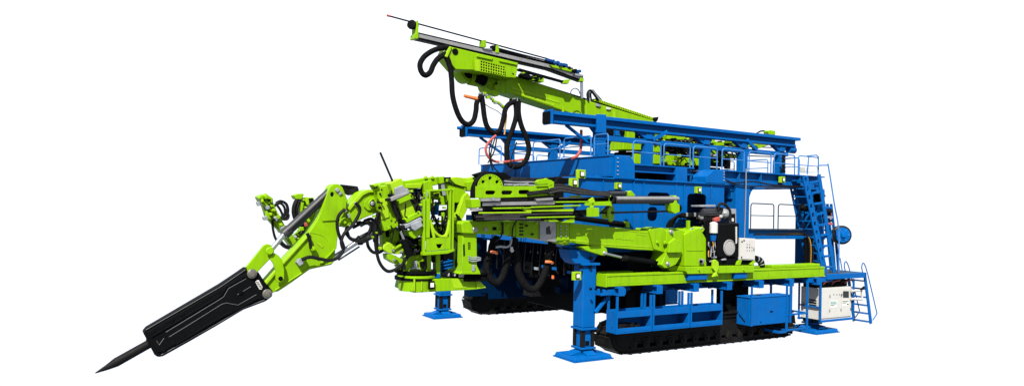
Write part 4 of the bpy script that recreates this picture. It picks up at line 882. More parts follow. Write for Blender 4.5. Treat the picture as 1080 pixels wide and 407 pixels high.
# hanging service hoses with orange straps under the boom head
for L, r in (([(524, 250), (519, 262), (514.5, 272), (513, 284), (517.5, 295), (524, 298), (530, 291), (534, 278), (538.5, 262), (543, 252)], .098),
             ([(543, 262), (545.5, 275), (547, 289), (552, 299), (559, 305), (566, 303), (572.5, 292), (577, 278), (580, 262), (582, 253)], .105)):
    for d in (0, .09):
        hose([pt(x + d * 12, y - d * 8, Y=-.1 + d * 1.5) for x, y in L], r, SLEEVE, s, 'hose_sleeve', 14)
for x, y in ((518, 265.8), (576.5, 276.2)):
    a, c = pt(x - 3.6, y - .6, Y=-.1), pt(x + 4, y + .8, Y=-.05)
    MB().tube([a + V(0, -.12, .0), (a + c) / 2 + V(0, -.19, .02), c + V(0, -.12, 0)], .045, 8, 4).build('orange_strap', ORANGE, s)
hose(pxs([(521, 251), (517, 258), (515.5, 268)], -.22), .05, SLEEVE, s); hose(pxs([(586, 255), (582, 266), (578, 276)], -.2), .05, SLEEVE, s)
MB().tube(pxs([(523, 260.5), (528, 259.8), (534, 260.4), (538, 258), (539.5, 252)], -.3), .035, 8).build('grey_sling', GALV, s); MB().px([(539, 260), (541, 260), (542.5, 265), (540, 266.5), (538.5, 264)], -.35, .06).build('white_tag', WHITE, s, .02)
# ================================================================== DRILL FEED lying above the side boom
fd = thing('drill_feed', 'long grey drill feed with slotted lime plate and half disc, above the side boom', 'drill feed', pt(600, 228, Y=-.5))
Yf = -1.0
slots = [rrect(512, 201, 522.5, 205.2, 2), rrect(529, 201, 540.5, 205.2, 2), rrect(547, 200.4, 558.5, 204.8, 2)]
slots = [[(x, y) for x, y in q] for q in slots]
MB().pxplate([(501.8, 196.4), (583, 196.2), (583, 205.8), (560, 207.6), (512, 209), (501.8, 209)], slots, Yf, .06).build('slotted_plate', LIME, fd, .01)
MB().px([(504, 198), (583, 198), (583, 205), (504, 207)], Yf + .2, .06).build('back_plate', BLACK, fd)
arc = [(517 + 13.4 * math.cos(math.radians(a)), 197 - 13.4 * math.sin(math.radians(a))) for a in range(0, 181, 10)]
hl = [circ(517 + 9 * math.cos(math.radians(a)), 197 - 9 * math.sin(math.radians(a)), 1.9, n=10) for a in (35, 90, 145)] + [circ(517 + 11.9 * math.cos(math.radians(a)), 197 - 11.9 * math.sin(math.radians(a)), .6, n=6) for a in range(10, 175, 13)]
MB().pxplate(arc, hl, Yf + .02, .05).build('half_disc', LIME, fd, .006)
MB().px([(x * .86 + 517 * .14, y * .86 + 197 * .14) for x, y in arc], Yf + .12, .05).build('disc_back', BLACK, fd)
MB().tube(pxs([(499, 209), (499.4, 200), (502.5, 192), (508, 186.5), (514.5, 184)], Yf + .12), .09, 12).build('hose_reel_rim', BLACK, fd)
MB().px([(501, 184), (512, 180.6), (533, 182), (540, 186.6), (536, 191), (528, 188), (520, 184.6), (506, 187.6)], .3, .3).build('hose_bundle', BLACK, fd, .03)
MB().px([(534, 189), (548, 190.6), (567, 190), (586, 192), (590, 187), (600, 188), (600, 194), (566, 195.6), (534, 196)], -.1, .2).build('hose_bundle', BLACK, fd, .03)
for i in range(7): hose(pxs([(532, 190 + i * .8), (545, 191.5 + i * .6), (560, 190.8 + i * .8), (575, 192.4 + i * .6)], Yf + .3 - .02 * i), .03, [RUBBER, HOSE2, GALV, BLACK][i % 4], fd)  # grey and galvanised tones here stand in for highlights on black hoses
for x, y in ((548, 195), (541, 195.5)): MB().px([(x, y - .8), (x + 9, y - 2.2), (x + 10, y - 1), (x + 1, y + .6)], Yf + .05, .06).build('steel_strip', GALV, fd)
for L in ([(566.5, 191.6), (569, 189.5), (576, 188.6), (583, 190.6), (583, 194), (567, 194.8)], [(578, 194), (584.5, 191.5), (584.5, 206), (580.5, 206)], [(575, 190), (577, 187.8), (579, 190)], [(566, 195.4), (583, 194.6), (583, 196.4), (566, 197)]): MB().px(L, Yf - .04, .16).build('hose_bracket', LIME, fd, .015)
for i, (x0_, x1_, y0_, y1_, mt) in enumerate(((505, 560, 224.6, 224, LIMEY), (530, 604, 226.6, 225, HOSE2), (502, 548, 228.8, 228.4, HOSE2), (556, 606, 229.6, 228.6, LIME), (512, 570, 231.4, 230.8, GREY), (560, 612, 218.6, 216.8, LIME), (586, 640, 213.2, 212.6, LIME), (590, 645, 209, 208.4, HOSE2))):
    a, c = pt(x0_, y0_, Y=Yf - .1), pt(x1_, y1_, Y=Yf - .1); MB().rings([a, c], [.022, .022], 8).build('thin_pipe', mt, fd)
# beams and tubes
MB().px([(508, 209.3), (528, 208.8), (527.6, 212), (507.8, 212.4)], Yf - .12, .1).build('steel_strip', STEEL, fd, .006); MB().px([(565, 209.6), (583.6, 208.4), (583.4, 211), (566, 212)], Yf - .12, .1).build('steel_strip', STEEL, fd, .006)
MB().px([(507, 211), (586, 208.6), (586, 218), (507, 219)], Yf - .02, .4).build('feed_beam', STEELBLK, fd, .02)
MB().px([(509, 213.5), (585, 212), (585, 215.6), (509, 217)], Yf - .05, .03).build('feed_beam_face', STEEL, fd, .006)
a, c = pt(584, 211.6, Y=Yf + .1), pt(650, 211.2, Y=Yf + .1); MB().rings([a, c], [m_px(3.6, a), m_px(3.7, c)], 24).build('feed_tube', BLACK, fd)
a, c = pt(648, 210.9, Y=Yf + .1), pt(713, 210.9, Y=Yf + .1); MB().rings([a, c], [m_px(4.2, a), m_px(4.2, c)], 28).build('feed_tube', GREY, fd); 
MB().rings([a + V(0, -.11, .05), c + V(0, -.11, .05)], [.06, .06], 12).build('feed_slide', STEEL, fd)
a, c = pt(642, 204, Y=Yf + .5), pt(663.5, 204, Y=Yf + .5); MB().rings([a, c], [m_px(2.4, a)] * 2, 18).build('upper_tube', GREY, fd)
MB().px([(663, 203), (666, 201), (670, 205.6), (670, 207), (663, 207)], Yf + .35, .3).build('tube_bracket', LIME, fd, .01)
MB().px([(712, 206.6), (713.6, 206), (714.5, 214), (717, 216), (717, 223.4), (712, 225.4), (708.5, 223), (707.5, 214.6), (711, 214)], Yf - .04, .3).build('end_bracket', LIME, fd, .015)
wh = MB().lathe(pt(716, 219.6, Y=Yf + .1), (0, 1, 0), [(0, .1), (0, .15), (.16, .15), (.16, .05)], 20).build('end_wheel', BLACK, fd)
for L, mt in (([(520, 219), (553, 218.4), (552, 220), (521, 220.6)], LIME), ([(549, 219), (605, 216.6), (605, 218.2), (549, 220.4)], LIME), ([(552, 221.6), (605, 219.8), (605, 223), (556, 223)], LIMEY), ([(602, 206.2), (613, 206), (613, 207.8), (602, 208)], LIMEY), ([(600, 231.6), (606, 230), (606, 235), (592, 234.6)], LIME), ([(577, 232), (586, 231), (590, 233.6), (580, 234)], LIME)): MB().px(L, Yf - .06, .08).build('feed_strip', mt, fd, .008)
for i in range(9):
    y = 222.6 + i * 1.15
    hose([pt(498 + i * .6, y + 1, Y=Yf + .25 - .03 * (i % 4)), pt(525, y, Y=Yf + .15 - .03 * (i % 4)), pt(560, y - .6, Y=Yf + .15 - .03 * (i % 3)), pt(600, y - .4 * i * .5, Y=Yf + .2), pt(625, 221.5 + i * .4, Y=Yf + .3)], .027, [RUBBER, HOSE3, BLACK, HOSE2, RUBBER, HOSE3, RUBBER, HOSE2, BLACK][i], fd)
MB().px([(498, 223), (560, 222.4), (590, 223), (590, 231), (500, 233.4)], Yf + .35, .1).build('hose_tray', BLACK, fd, .02)
for i in range(9):
    hose([pt(578, 195.5 + i * 1.2, Y=Yf + .05 - .02 * i), pt(592, 194.8 + i * .9, Y=Yf - .02 * i), pt(610, 198.5 + i * .75, Y=Yf - .02 * i), pt(628, 202 + i * .5, Y=Yf - .02 * i), pt(640, 202.5 + i * .55, Y=Yf - .02 * i), pt(646 - i * .35, 206.5 + i * .3, Y=Yf - .02 * i), pt(647 - i * .4, 212, Y=Yf - .02 * i), pt(642 - i * .3, 218, Y=Yf + .05), pt(634, 223.6 + i * .2, Y=Yf + .15)], .026, [RUBBER, HOSE3, BLACK, HOSE2][i % 4], fd)
for i in range(5): hose(pxs([(556, 202.6 + i * .9), (568, 201.6 + i * .6), (578, 200 + i * .9), (586, 200.6 + i)], Yf - .06 - .01 * i), .02, [BLACK, HOSE3][i % 2], fd)
for L, mt, nm in (([(620, 219), (632, 219), (632, 228.4), (620, 228.6)], LIME, 'square_plate'), ([(621.5, 211), (625.8, 208), (627.5, 212), (626, 219), (622.5, 219)], LIMEY, 'plate_bracket'), ([(618, 214), (645, 212), (647, 208.6), (645.5, 206.4), (643, 208.5), (646, 218), (643.5, 217), (618, 217)], LIME, 'hose_clamp')): MB().px(L, Yf - .2, .08).build(nm, mt, fd, .01)
p = pt(645, 224.7, Y=Yf + .25); MB().lathe(p + V(-.06, 0, 0), (.5, -.86, 0), [(0, .05), (0, .29), (.05, .29), (.07, .24), (.07, .05)], 28).build('round_plate', LIME, fd)
MB().px([(637.6, 221), (640.5, 219), (642, 230), (638.5, 231)], Yf + .2, .2).build('plate_hub', LIMEY, fd, .02)
a, c = pt(600, 225.4, Y=Yf + .15), pt(714, 222.4, Y=Yf + .15); MB().rings([a, c], [.035, .035], 10).build('drill_rod', STEELBLK, fd)
MB().rings([pt(610, 225.2, Y=Yf + .15), pt(614, 225.1, Y=Yf + .15)], [.08, .08], 12).build('rod_coupling', BLACK, fd)
MB().px([(497, 210), (507, 210), (507, 218.6), (498, 219.4)], Yf - .08, .4).build('end_block', LIME, fd, .02); MB().px([(498.5, 219.6), (509, 219.8), (509, 222.4), (498.5, 222)], Yf - .1, .2).build('steel_strip', STEEL, fd, .01)
MB().px([(519, 208), (521.5, 208), (522, 211.5), (519, 211.5)], Yf - .16, .05).build('fitting', GALV, fd)

# ================================================================== POWER UNIT
pu = thing('power_unit', 'black hydraulic power unit with a round grey fan guard and a finned motor on top', 'power unit', pt(762, 280, Y=-.2))
Yu = -.78
MB().px([(757, 235.6), (779.8, 235.2), (779.2, 271), (757, 271.6)], Yu, .75).build('cooler_box', BLACK, pu, .03)
MB().px([(746, 272), (779, 271.8), (779, 279), (746, 279.4)], Yu + .05, .7).build('base_frame', BLACK, pu, .03)
MB().px([(746.2, 236), (748.4, 236), (748.4, 276), (746.2, 276)], Yu, .1).build('frame_post', BLACK, pu, .01)
p = pt(768.8, 261, Y=Yu); fg_ = MB().lathe(p, (0, -1, 0), [(0, .05), (0, .30), (.03, .30), (.035, .27), (.04, .05)], 32).build('fan_guard', LGREY, pu)
for r in (.27,): MB().tube([p + V(r * math.cos(a * .3142), -.045, r * math.sin(a * .3142)) for a in range(21)], .008, 5, 1).build('guard_ring', STEEL, fg_)
MB().px([(776.2, 239), (777.4, 239), (777.4, 256), (776.4, 257)], Yu - .03, .03).build('sight_glass', WHITE, pu)
MB().px([(757.6, 236.2), (779.2, 235.8), (779.1, 237), (757.6, 237.4)], Yu - .012, .012).build('box_lip', STEELBLK, pu)
p = pt(752.5, 246, Y=Yu - .05); MB().lathe(p, (0, 0, 1), [(0, .12), (.02, .15), (.36, .15), (.4, .1), (.42, .03)], 20).build('oil_filter', WHITE, pu)
MB().px([(754.6, 236.5), (757, 236.5), (757, 257), (754.6, 256)], Yu + .1, .2).build('filter_back', BLUE, pu, .01)
p = pt(752, 254, Y=Yu); MB().lathe(p, (0, 0, 1), [(0, .1), (.2, .13), (.24, .1)], 14).build('filter_base', BLUE, pu)
a, c = pt(739.5, 224.6, Y=-.15), pt(757, 224.4, Y=-.15); rm = m_px(5.2, a)
mo = MB().lathe(a, (c - a), [(0, rm * .5), (.02, rm * .96), (.08, rm), ((c - a).length - .05, rm), ((c - a).length, rm * .8)], 28).build('motor', GREY, pu)
for i in range(14):
    an = math.radians(i * 360 / 14); MB().rings([a + V(.1, rm * math.cos(an), rm * math.sin(an)), c + V(-.08, rm * math.cos(an), rm * math.sin(an))], [.022, .022], 5).build('fin', GREY, mo)
MB().px([(739, 216.4), (755, 216), (755, 218.2), (739, 218.4)], -.25, .5).build('motor_cover', GALV, pu, .02)
MB().px([(740, 229), (757, 229), (757, 233), (741, 233)], -.3, .4).build('motor_foot', STEELBLK, pu, .02)
p = pt(762, 225, Y=-.1); MB().lathe(p + V(-.18, 0, 0), (1, -.2, 0), [(0, .1), (.03, .22), (.16, .23), (.3, .2), (.34, .08)], 24).build('pump', GALV, pu)
for x, y in ((758, 222), (762, 220), (765, 224), (761, 228)):
    q = pt(x, y, Y=-.33); MB().px([(x - 1.4, y - 1.4), (x + 1.4, y - 1.2), (x + 1.2, y + 1.5), (x - 1.2, y + 1.4)], -.36, .12).build('pump_port', [GALV, WHITE, STEELBLK, GREY][int(x) % 4], pu, .02)
hose(pxs([(756.5, 219), (759.5, 215.2), (764, 215.4), (768, 219.5), (769.5, 226), (769, 232)], -.3), .055, RUBBER, pu); hose(pxs([(757, 217), (761, 214.7), (766, 216.5), (770.4, 222), (770.6, 231)], -.25), .03, RUBBER, pu)
MB().px([(768.5, 219.8), (776.6, 220.4), (776.8, 235.2), (769.5, 235.4)], -.2, .4).build('terminal_box', GALV, pu, .02); MB().px([(770.5, 225.4), (775.4, 225.4), (775.6, 234.6), (770.8, 234.6)], -.215, .014).build('box_window', BLACK, pu); MB().px([(772, 230), (774, 230), (774, 233.4), (772, 233.4)], -.23, .014).build('gauge', WHITE, pu)
MB().px([(753.4, 230.4), (759.5, 228.4), (760, 233.4), (754, 234.4)], -.4, .15).build('red_coupling', RED, pu, .03)
for i in range(34):
    x = random.uniform(737, 757); y = random.uniform(228, 250) if x > 743 else random.uniform(228, 238); sz = random.uniform(.6, 1.5)
    if 748.5 < x < 756.5 and y > 235: x = random.uniform(744, 748)
    MB().px([(x - sz, y - sz), (x + sz, y - sz * .8), (x + sz, y + sz), (x - sz, y + sz)], random.uniform(-.35, -.1), .1).build('valve_block', random.choice([BLACK, STEELBLK, GALV, BLACK, STEEL, BLACK]), pu, .012)
for i in range(9):
    x = 740 + i * .9; hose(pxs([(x, 232), (x + 3 + random.uniform(-1, 1), 236), (x + 3, 242), (x + 5, 248 + random.uniform(-2, 2))], random.uniform(-.4, -.2)), .03, RUBBER, pu)
for i in range(12):
    x = 747.5 + (i % 4) * 2.1; y = 255 + (i // 4) * 4.6
    MB().tube(pxs([(x, y), (x + random.uniform(-.8, .8), y + 3), (x + random.uniform(-.5, 1), y + 6.5)], Yu - .06), .022, 6, 3).build('pipe', [GALV, STEELBLK, YELLOW, GALV, BLACK, GALV][i % 6], pu)
MB().px([(748.5, 252), (756.5, 252), (756.5, 272), (748.5, 272)], Yu + .15, .1).build('back_panel', BLACK, pu)
for x, y in ((752, 271), (762, 273.2), (749, 275)): MB().px([(x, y), (x + 4, y - .8), (x + 4.2, y + .8), (x, y + 1.4)], Yu - .04, .08).build('fitting', GALV, pu, .01)
# white control box
cbx = thing('control_box', 'small white control box with push buttons, on lime feet beside the power unit', 'control box', pt(788, 277, Y=-.3))
Yq = -.8
cb = MB().px([(781, 250.8), (796.8, 251.6), (796.2, 274.6), (780.2, 273.8)], Yq, .36).build('box', WHITE, cbx, .012)
MB().px([(782.2, 252), (795.8, 252.6), (795.2, 273.6), (781.6, 272.8)], Yq - .02, .018).build('door', WHITE, cb, .01)
for i in range(3):
    for j in range(3):
        x, y = 787.8 + i * 2.6, 257.5 + j * 3.2
        if j == 0 and i == 2: continue
        p = pt(x, y, Y=Yq - .021); MB().lathe(p, (0, -1, 0), [(0, .022), (.014, .022), (.018, .012)], 10).build('push_button', RED if (i, j) == (2, 1) else STEELBLK if j == 1 else GALV, cb)
for y0, x in ((253.4, 785), (254.6, 783)): MB().px([(x - .7, y0 - .4), (x + .7, y0 - .4), (x + .7, y0 + .6), (x - .7, y0 + .6)], Yq - .035, .014).build('latch', BLACK, cb)
MB().px([(782, 270.2), (782.9, 270.2), (782.8, 272), (781.9, 272)], Yq - .035, .014).build('latch', BLACK, cb); MB().px([(795, 261.4), (795.7, 261.4), (795.7, 264.4), (795, 264.4)], Yq - .03, .01).build('handle', STEELBLK, cb)
MB().px([(778, 276), (780.4, 274), (782.6, 274.2), (781, 279.6), (777, 279.6)], Yq, .4).build('box_foot', LIME, cbx, .01); MB().px([(792, 278.8), (795, 274.6), (797, 274.8), (796, 277), (793.6, 280)], Yq, .4).build('box_foot', LIME, cbx, .01); MB().px([(782, 275), (794, 275), (792, 278.6), (781, 278.6)], Yq + .1, .25).build('box_plinth', BLACK, cbx)
hs = thing('hose_arch', 'short ribbed black hose arch behind the white control box', 'hose', pt(800, 280, Y=-.2))
MB().tube(pxs([(796, 273), (800, 273), (803, 276), (803.6, 280.6)], -.2), .11, 12).build('hose', RUBBER, hs)
for i in range(7):
    t = i / 6; x = 796.5 + 7 * math.sin(t * 1.57); y = 280 - 7.2 * math.cos(t * 1.57)
    p = pt(x, y, Y=-.2); MB().lathe(p, (math.cos(t * 1.57), 0, -math.sin(t * 1.57)), [(-.02, .09), (-.02, .135), (.02, .135), (.02, .09)], 14).build('hose_ring', GALV if i % 2 else BLACK, hs)
# ================================================================== BINS, TOOLBOX, CABINET, STAIRS
def bin_(x0, x1, label, ylo, yhi):
    Ys = -.86; a, c = pt(x0, 350, Y=Ys).x, pt(x1, 350, Y=Ys).x
    t = thing('storage_bin', label, 'storage bin', (a, Ys, .87), 'open blue bins hung under the slide beam')
    d = .55; z0, z1 = .87, 1.62; k = .05
    mb = MB(); mb.box(a, c, Ys + d - k, Ys + d, z0, z1); mb.box(a, a + k, Ys, Ys + d - k - .002, z0, z1); mb.box(c - k, c, Ys, Ys + d - k - .002, z0, z1); mb.box(a + k + .002, c - k - .002, Ys + .002, Ys + d - k - .002, z0, z0 + k)
    mb.box(a + k + .002, c - k - .002, Ys + .05, Ys + d - k - .002, z1 - .19, z1 - .15)
    mb.build('bin_shell', BLUE, t, .006)
    MB().box(a + k + .002, c - k - .002, Ys + .0, Ys + .05, z1 - .22, z1).build('front_band', BLUE, t, .006)
    MB().box(a + k + .002, c - k - .002, Ys - .003, Ys + .047, z0 + .053, z0 + .18).build('front_lip', BLUE, t, .006)
    for x in (a + .035, c - .035): MB().box(x - .033, x + .033, Ys + .002, Ys + .068, z1 + .002, 2.11).build('hanger', BLUE, t, .004)
    for x in (a + .035, c - .035): MB().box(x - .033, x + .033, Ys + .45, Ys + .52, z1 + .002, 2.11).build('hanger', BLUE, t, .004)
    return a, c, Ys
A = bin_(650.2, 687.2, 'open blue storage bin holding a coil of dark cable, nearest the front leg', 352, 345)
bin_(688.8, 727, 'empty open blue storage bin between the cable bin and the last bin', 0, 0)
bin_(728.6, 761.8, 'empty open blue storage bin nearest the blue toolbox', 0, 0)
tc = thing('cable_coil', 'dark tangled coil of cable lying in the first blue bin', 'cable coil', (A[0] + .7, -.6, .93))
for i in range(16):
    r = .24 + random.random() * .22; ox, oz = A[0] + .62 + random.uniform(-.12, .12), .96 + i * .012
    MB().tube([V(ox + r * 1.15 * math.cos(a * .524), -.62 + r * .42 * math.sin(a * .524), oz + .03 * math.sin(a * 1.7 + i)) for a in range(13)], .02, 6, 3).build('cable', STEELBLK, tc)
# toolbox
Ys = -.86; a, c = pt(790.6, 330, Y=Ys).x, pt(833.2, 330, Y=Ys).x
tb = thing('toolbox', 'closed blue steel toolbox hung under the slide beam, right of the open bins', 'toolbox', (a, Ys, .7))
z0 = .72; z1 = 1.86
MB().box(a, c, Ys, Ys + .62, z0, z1 - .1).build('box', BLUE, tb, .012); MB().box(a - .03, c + .03, Ys - .02, Ys + .64, z1 - .098, z1 - .05).build('lid', BLUE, tb, .012)
MB().box((a + c) / 2 - .02, (a + c) / 2 + .12, Ys - .03, Ys - .002, 1.2, 1.23).build('handle', BLACK, tb); MB().box(a + .6, a + .66, Ys - .02, Ys - .002, z0 + .1, z0 + .13).build('drain_hole', BLACK, tb)
MB().bar((a - .008, Ys + .2, z0 + .12), (a - .008, Ys + .5, z0 + .38), .012, .04).build('side_slot', BLACK, tb)
for x in (a - .0, c - .1): MB().box(x, x + .06, Ys - .095, Ys - .033, z0, 2.2).build('hanger', BLUE, tb, .004)
# foot frame under the platform
ff = thing('step_frame', 'blue tubular step frame with a dark mesh floor between toolbox and white cabinet', 'step frame', (10.5, -.8, .2))
x0, x1 = pt(829.5, 340, Y=-.86).x, pt(851, 340, Y=-.86).x; zf = .38
for x in (x0, x1):
    for y in (-.86, -.1): MB().box(x - .035, x + .035, y - .035, y + .035, zf, 2.25).build('post', BLUE, ff, .006)
for z in (zf, zf + .98 * .62): 
    for y in (-.86, -.1): MB().box(x0 + .036, x1 - .036, y - .03, y + .03, z, z + .07).build('cross_bar', BLUE, ff, .006)
    for x in (x0, x1): MB().box(x - .03, x + .03, -.824, -.136, z, z + .07).build('side_bar', BLUE, ff, .006)
MB().box(x0 - .45, x1 + .02, -.84, -.1, zf - .03, zf - .002).build('mesh_floor', TREAD, ff)
MB().box(x0 - .5, x0 - .455, -.86, -.1, zf - .05, zf + .05).build('floor_edge', BLUE, ff); MB().box(x0 - .45, x0 - .04, -.9, -.86, zf - .05, zf + .03).build('floor_edge', BLUE, ff)
# white cabinet
Ye = -.55
xa, xb = pt(864.5, 320, Y=Ye).x, pt(897.6, 320, Y=Ye).x; z0, z1 = .62, 1.93
ec = thing('electrical_cabinet', 'white electrical cabinet with dark screen and printed plates, framed in blue under the rear platform', 'electrical cabinet', (xa, Ye, z0))
cab = MB().box(xa, xb, Ye, Ye + .9, z0, z1).build('cabinet', WHITE, ec, .012)
m3 = (xb - xa) / 3.
WHT2 = WHITE
ed = [xa + .015, xa + .32 * (xb - xa), xa + .68 * (xb - xa), xb - .015]
for i in range(3):
    d = MB().box(ed[i] + .008, ed[i + 1] - .008, Ye - .025, Ye - .002, z0 + .05, z1 - .05).build('cabinet_door', WHITE, ec, .008)
    for z in (z0 + .35, z1 - .35): MB().box(ed[i + 1] - .07, ed[i + 1] - .045, Ye - .042, Ye - .026, z - .06, z + .06).build('handle', GREY, d)
def crect(x0, y0, x1, y1, mt, nm, par=cab, dy=.03): return MB().px([(x0, y0), (x1, y0), (x1, y1), (x0, y1)], Ye - dy, .006).build(nm, mt, par)
sc_ = crect(889.3, 306.8, 895.3, 313.6, SCREEN, 'screen', dy=.034)
lp = crect(875.4, 316.3, 883, 324, LAMPW, 'printed_plate'); crect(876, 317.6, 882.4, 318.3, TEAL, 'print_line', lp, .037); crect(876, 319.3, 882.4, 320.3, TEAL, 'print_line', lp, .037); crect(876, 321.5, 880, 322.1, GREY, 'print_line', lp, .037)
lp = crect(888, 316.4, 895.4, 322.6, LAMPW, 'printed_plate'); crect(888.6, 317.2, 895, 317.8, GREY, 'print_line', lp, .037); crect(888.6, 318.8, 893, 319.3, GREY, 'print_line', lp, .037); crect(893.6, 320, 895, 321.2, STEELBLK, 'print_line', lp, .037)
for i in range(4): crect(879 + i * 3.0, 309.5, 880 + i * 3.0, 311.2, GALV, 'indicator')
# side vents on the front end of the cabinet
for z in (1.18, 1.28, 1.38): MB().box(xa - .02, xa - .002, Ye + .15, Ye + .5, z, z + .05).build('vent', BLACK, cab)
for x, y in ((xa - .06, Ye - .08), (xa - .06, Ye + .95)): MB().box(x - .035, x + .035, y - .03, y + .03, z0 - .06, 2.25).build('frame_post', BLUE, ec, .006)
MB().box(xa - .095, xb + .1, Ye - .12, Ye - .03, z0 - .09, z0 - .004).build('frame_sill', BLUE, ec, .006); MB().box(xb + .03, xb + .1, Ye - .1, Ye - .03, z0, 2.25).build('frame_post', BLUE, ec, .006)
MB().box(xa - .09, xa - .03, Ye - .02, Ye + .9, 1.12, 1.18).build('frame_rail', BLUE, ec, .006); MB().box(xa - .09, xb + .1, Ye + .92, Ye + 1., z0 - .09, z0 - .01).build('frame_sill', BLUE, ec)
for i in range(7): hose([V(xa + .2 + i * .3, Ye + .3, z1), V(xa + .25 + i * .3, Ye + .15, z1 + .22), V(xa + .5 + i * .33, Ye + .1, z1 + .28), V(xa + .8 + i * .33, Ye + .4, z1 + .2)], .035, [RUBBER, ORANGE, RUBBER, RED, BLACK, RUBBER, RED][i], ec, 'cable')
MB().box(xa, xb, Ye + .2, Ye + .8, z1 + .01, z1 + .3).build('cable_tray', BLACK, ec)
# open white door arm
m_ = MB(); m_.tube(pxs([(898, 306.6), (909, 306), (909, 315.4), (898, 315)], Ye - .1), .055, 8, 1); m_.build('swing_handle', WHITE, ec); MB().tube(pxs([(907, 306), (911.5, 302.5)], Ye - .12), .05, 8, 1).build('grip', BLACK, ec)
# stairs
ss = thing('stair_ladder', 'low blue stair ladder with loop handrails at the rear end of the platform', 'stairs', pt(912, 340, Z=0))
def stair_side(Y, xt, yt, xb_, yb, name='stringer'):
    a, c = pt(xt, yt, Y=Y), pt(xb_, yb, Y=Y); MB().bar(a, c, .05, .16, up=V(0, 1, 0)).build(name, BLUE, ss, .005); return a, c
Ya, Yb_ = -.55, .25
a = V(14.95, Ya, 2.42); c = pt(918.5, 341, Y=Ya); 
MB().bar(a, c, .17, .045, up=V(0, 1, 0)).build('stringer', BLUE, ss, .005)
dY = V(0, .8, 0); MB().bar(a + dY, c + dY, .17, .045, up=V(0, 1, 0)).build('stringer', BLUE, ss, .005)
for i in range(6):
    q = a + (c - a) * ((i + .8) / 6); MB().box(q.x - .14, q.x + .14, Ya + .03, Ya + .77, q.z - .025, q.z + .02).build('step', BLUE, ss, .005)
for dy, nm in ((V(0, -.03, 0), 'handrail'), (dY, 'handrail')):
    top = a + V(-.25, 0, 0)
    q0 = a + V(-.15, 0, .0); 
    MB().tube([q0 + dy, q0 + dy + V(-.12, 0, .3), q0 + dy + V(-.05, 0, .5), q0 + dy + V(.1, 0, .42), a + dy + V(.18, 0, .0), c + dy + V(.32, 0, .62), c + dy + V(.38, 0, .42), c + dy + V(.1, 0, .16)], .022, 8, 4).build(nm, BLUE, ss)
# steep ladder to the deck
ld = thing('access_ladder', 'steep blue ladder with perforated stringers climbing from rear platform to deck', 'ladder', pt(868, 287, Y=.0))
la, lb = pt(849.5, 186, Y=.05), pt(870.5, 288, Y=-.1)
def stringer(dx, dY_):
    off = V(0, dY_, 0); w_ = .34
    a_, b_ = la + off, lb + off; d = (b_ - a_); n = Vector((1, 0, 0))
    L = d.length; uu = d.normalized(); vv = V(0, 1, 0).cross(uu).normalized()
    holes = [rrect(L * (i + .35) / 11 - .1, -.05, L * (i + .35) / 11 + .1, .08, .04) for i in range(11)]
    MB().plate([(0, -w_ / 2), (L, -w_ / 2), (L, w_ / 2), (0, w_ / 2)], holes, a_, uu, vv, V(0, 1, 0), .05).build('stringer', BLUE, ld, .006)
    return a_, b_
stringer(0, 0); stringer(0, .72)
# the far stringer's edge and the rungs
for i in range(12):
    q = la + (lb - la) * ((i + .5) / 12); MB().box(q.x - .17, q.x + .17, q.y + .06, q.y + .71, q.z - .03, q.z + .02).build('rung', BLUE, ld, .005)
ra, rb = pt(863.5, 184, Y=.02), pt(880, 288, Y=-.12)
MB().bar(ra, rb, .2, .06, up=V(0, 1, 0)).build('side_rail', BLUE, ld, .006)
for i in range(9):
    q = la + (lb - la) * ((i + .6) / 9.2) + V(.17, 0, 0); r_ = ra + (rb - ra) * ((i + .6) / 9.2)
    MB().bar(q, r_ + V(0, 0, .04 * (i % 2)), .07, .09).build('tie', BLUE, ld, .004)
MB().tube([V(*pt(863, 174.5, Y=.1)), V(*pt(872, 174.4, Y=.1)), V(*pt(873.8, 176, Y=.1)), V(*pt(880, 215, Y=.05)), V(*pt(884.6, 243, Y=0)), V(*pt(884.6, 287, Y=-.1))], .028, 8, 3).build('handrail', RAILP, ld)
MB().tube([V(*pt(851.5, 164.5, Y=.2)), V(*pt(861, 163.6, Y=.2)), V(*pt(863.2, 165.5, Y=.2)), V(*pt(863.2, 182, Y=.2))], .026, 8, 1).build('handrail', RAILP, ld); MB().tube([V(*pt(853, 164.5, Y=.2)), V(*pt(851.5, 184, Y=.2))], .026, 8, 1).build('handrail', RAILP, ld)
MB().tube([V(*pt(886, 272, Y=-.1)), V(*pt(888.6, 287, Y=-.1))], .025, 6, 1).build('foot_rail', RAILP, ld)
for y0, y1, x in ((215, 246, 868.5), (246, 285, 873)):
    m_ = MB()
    for i in range(3): 
        q = pt(x + i * 4, y0, Y=.6); r_ = pt(x + i * 4 + 3.4, y1, Y=.6); m_.bar(q, r_, .07, .1, up=V(0, 1, 0))
    m_.build('cage', BLUE, ld)
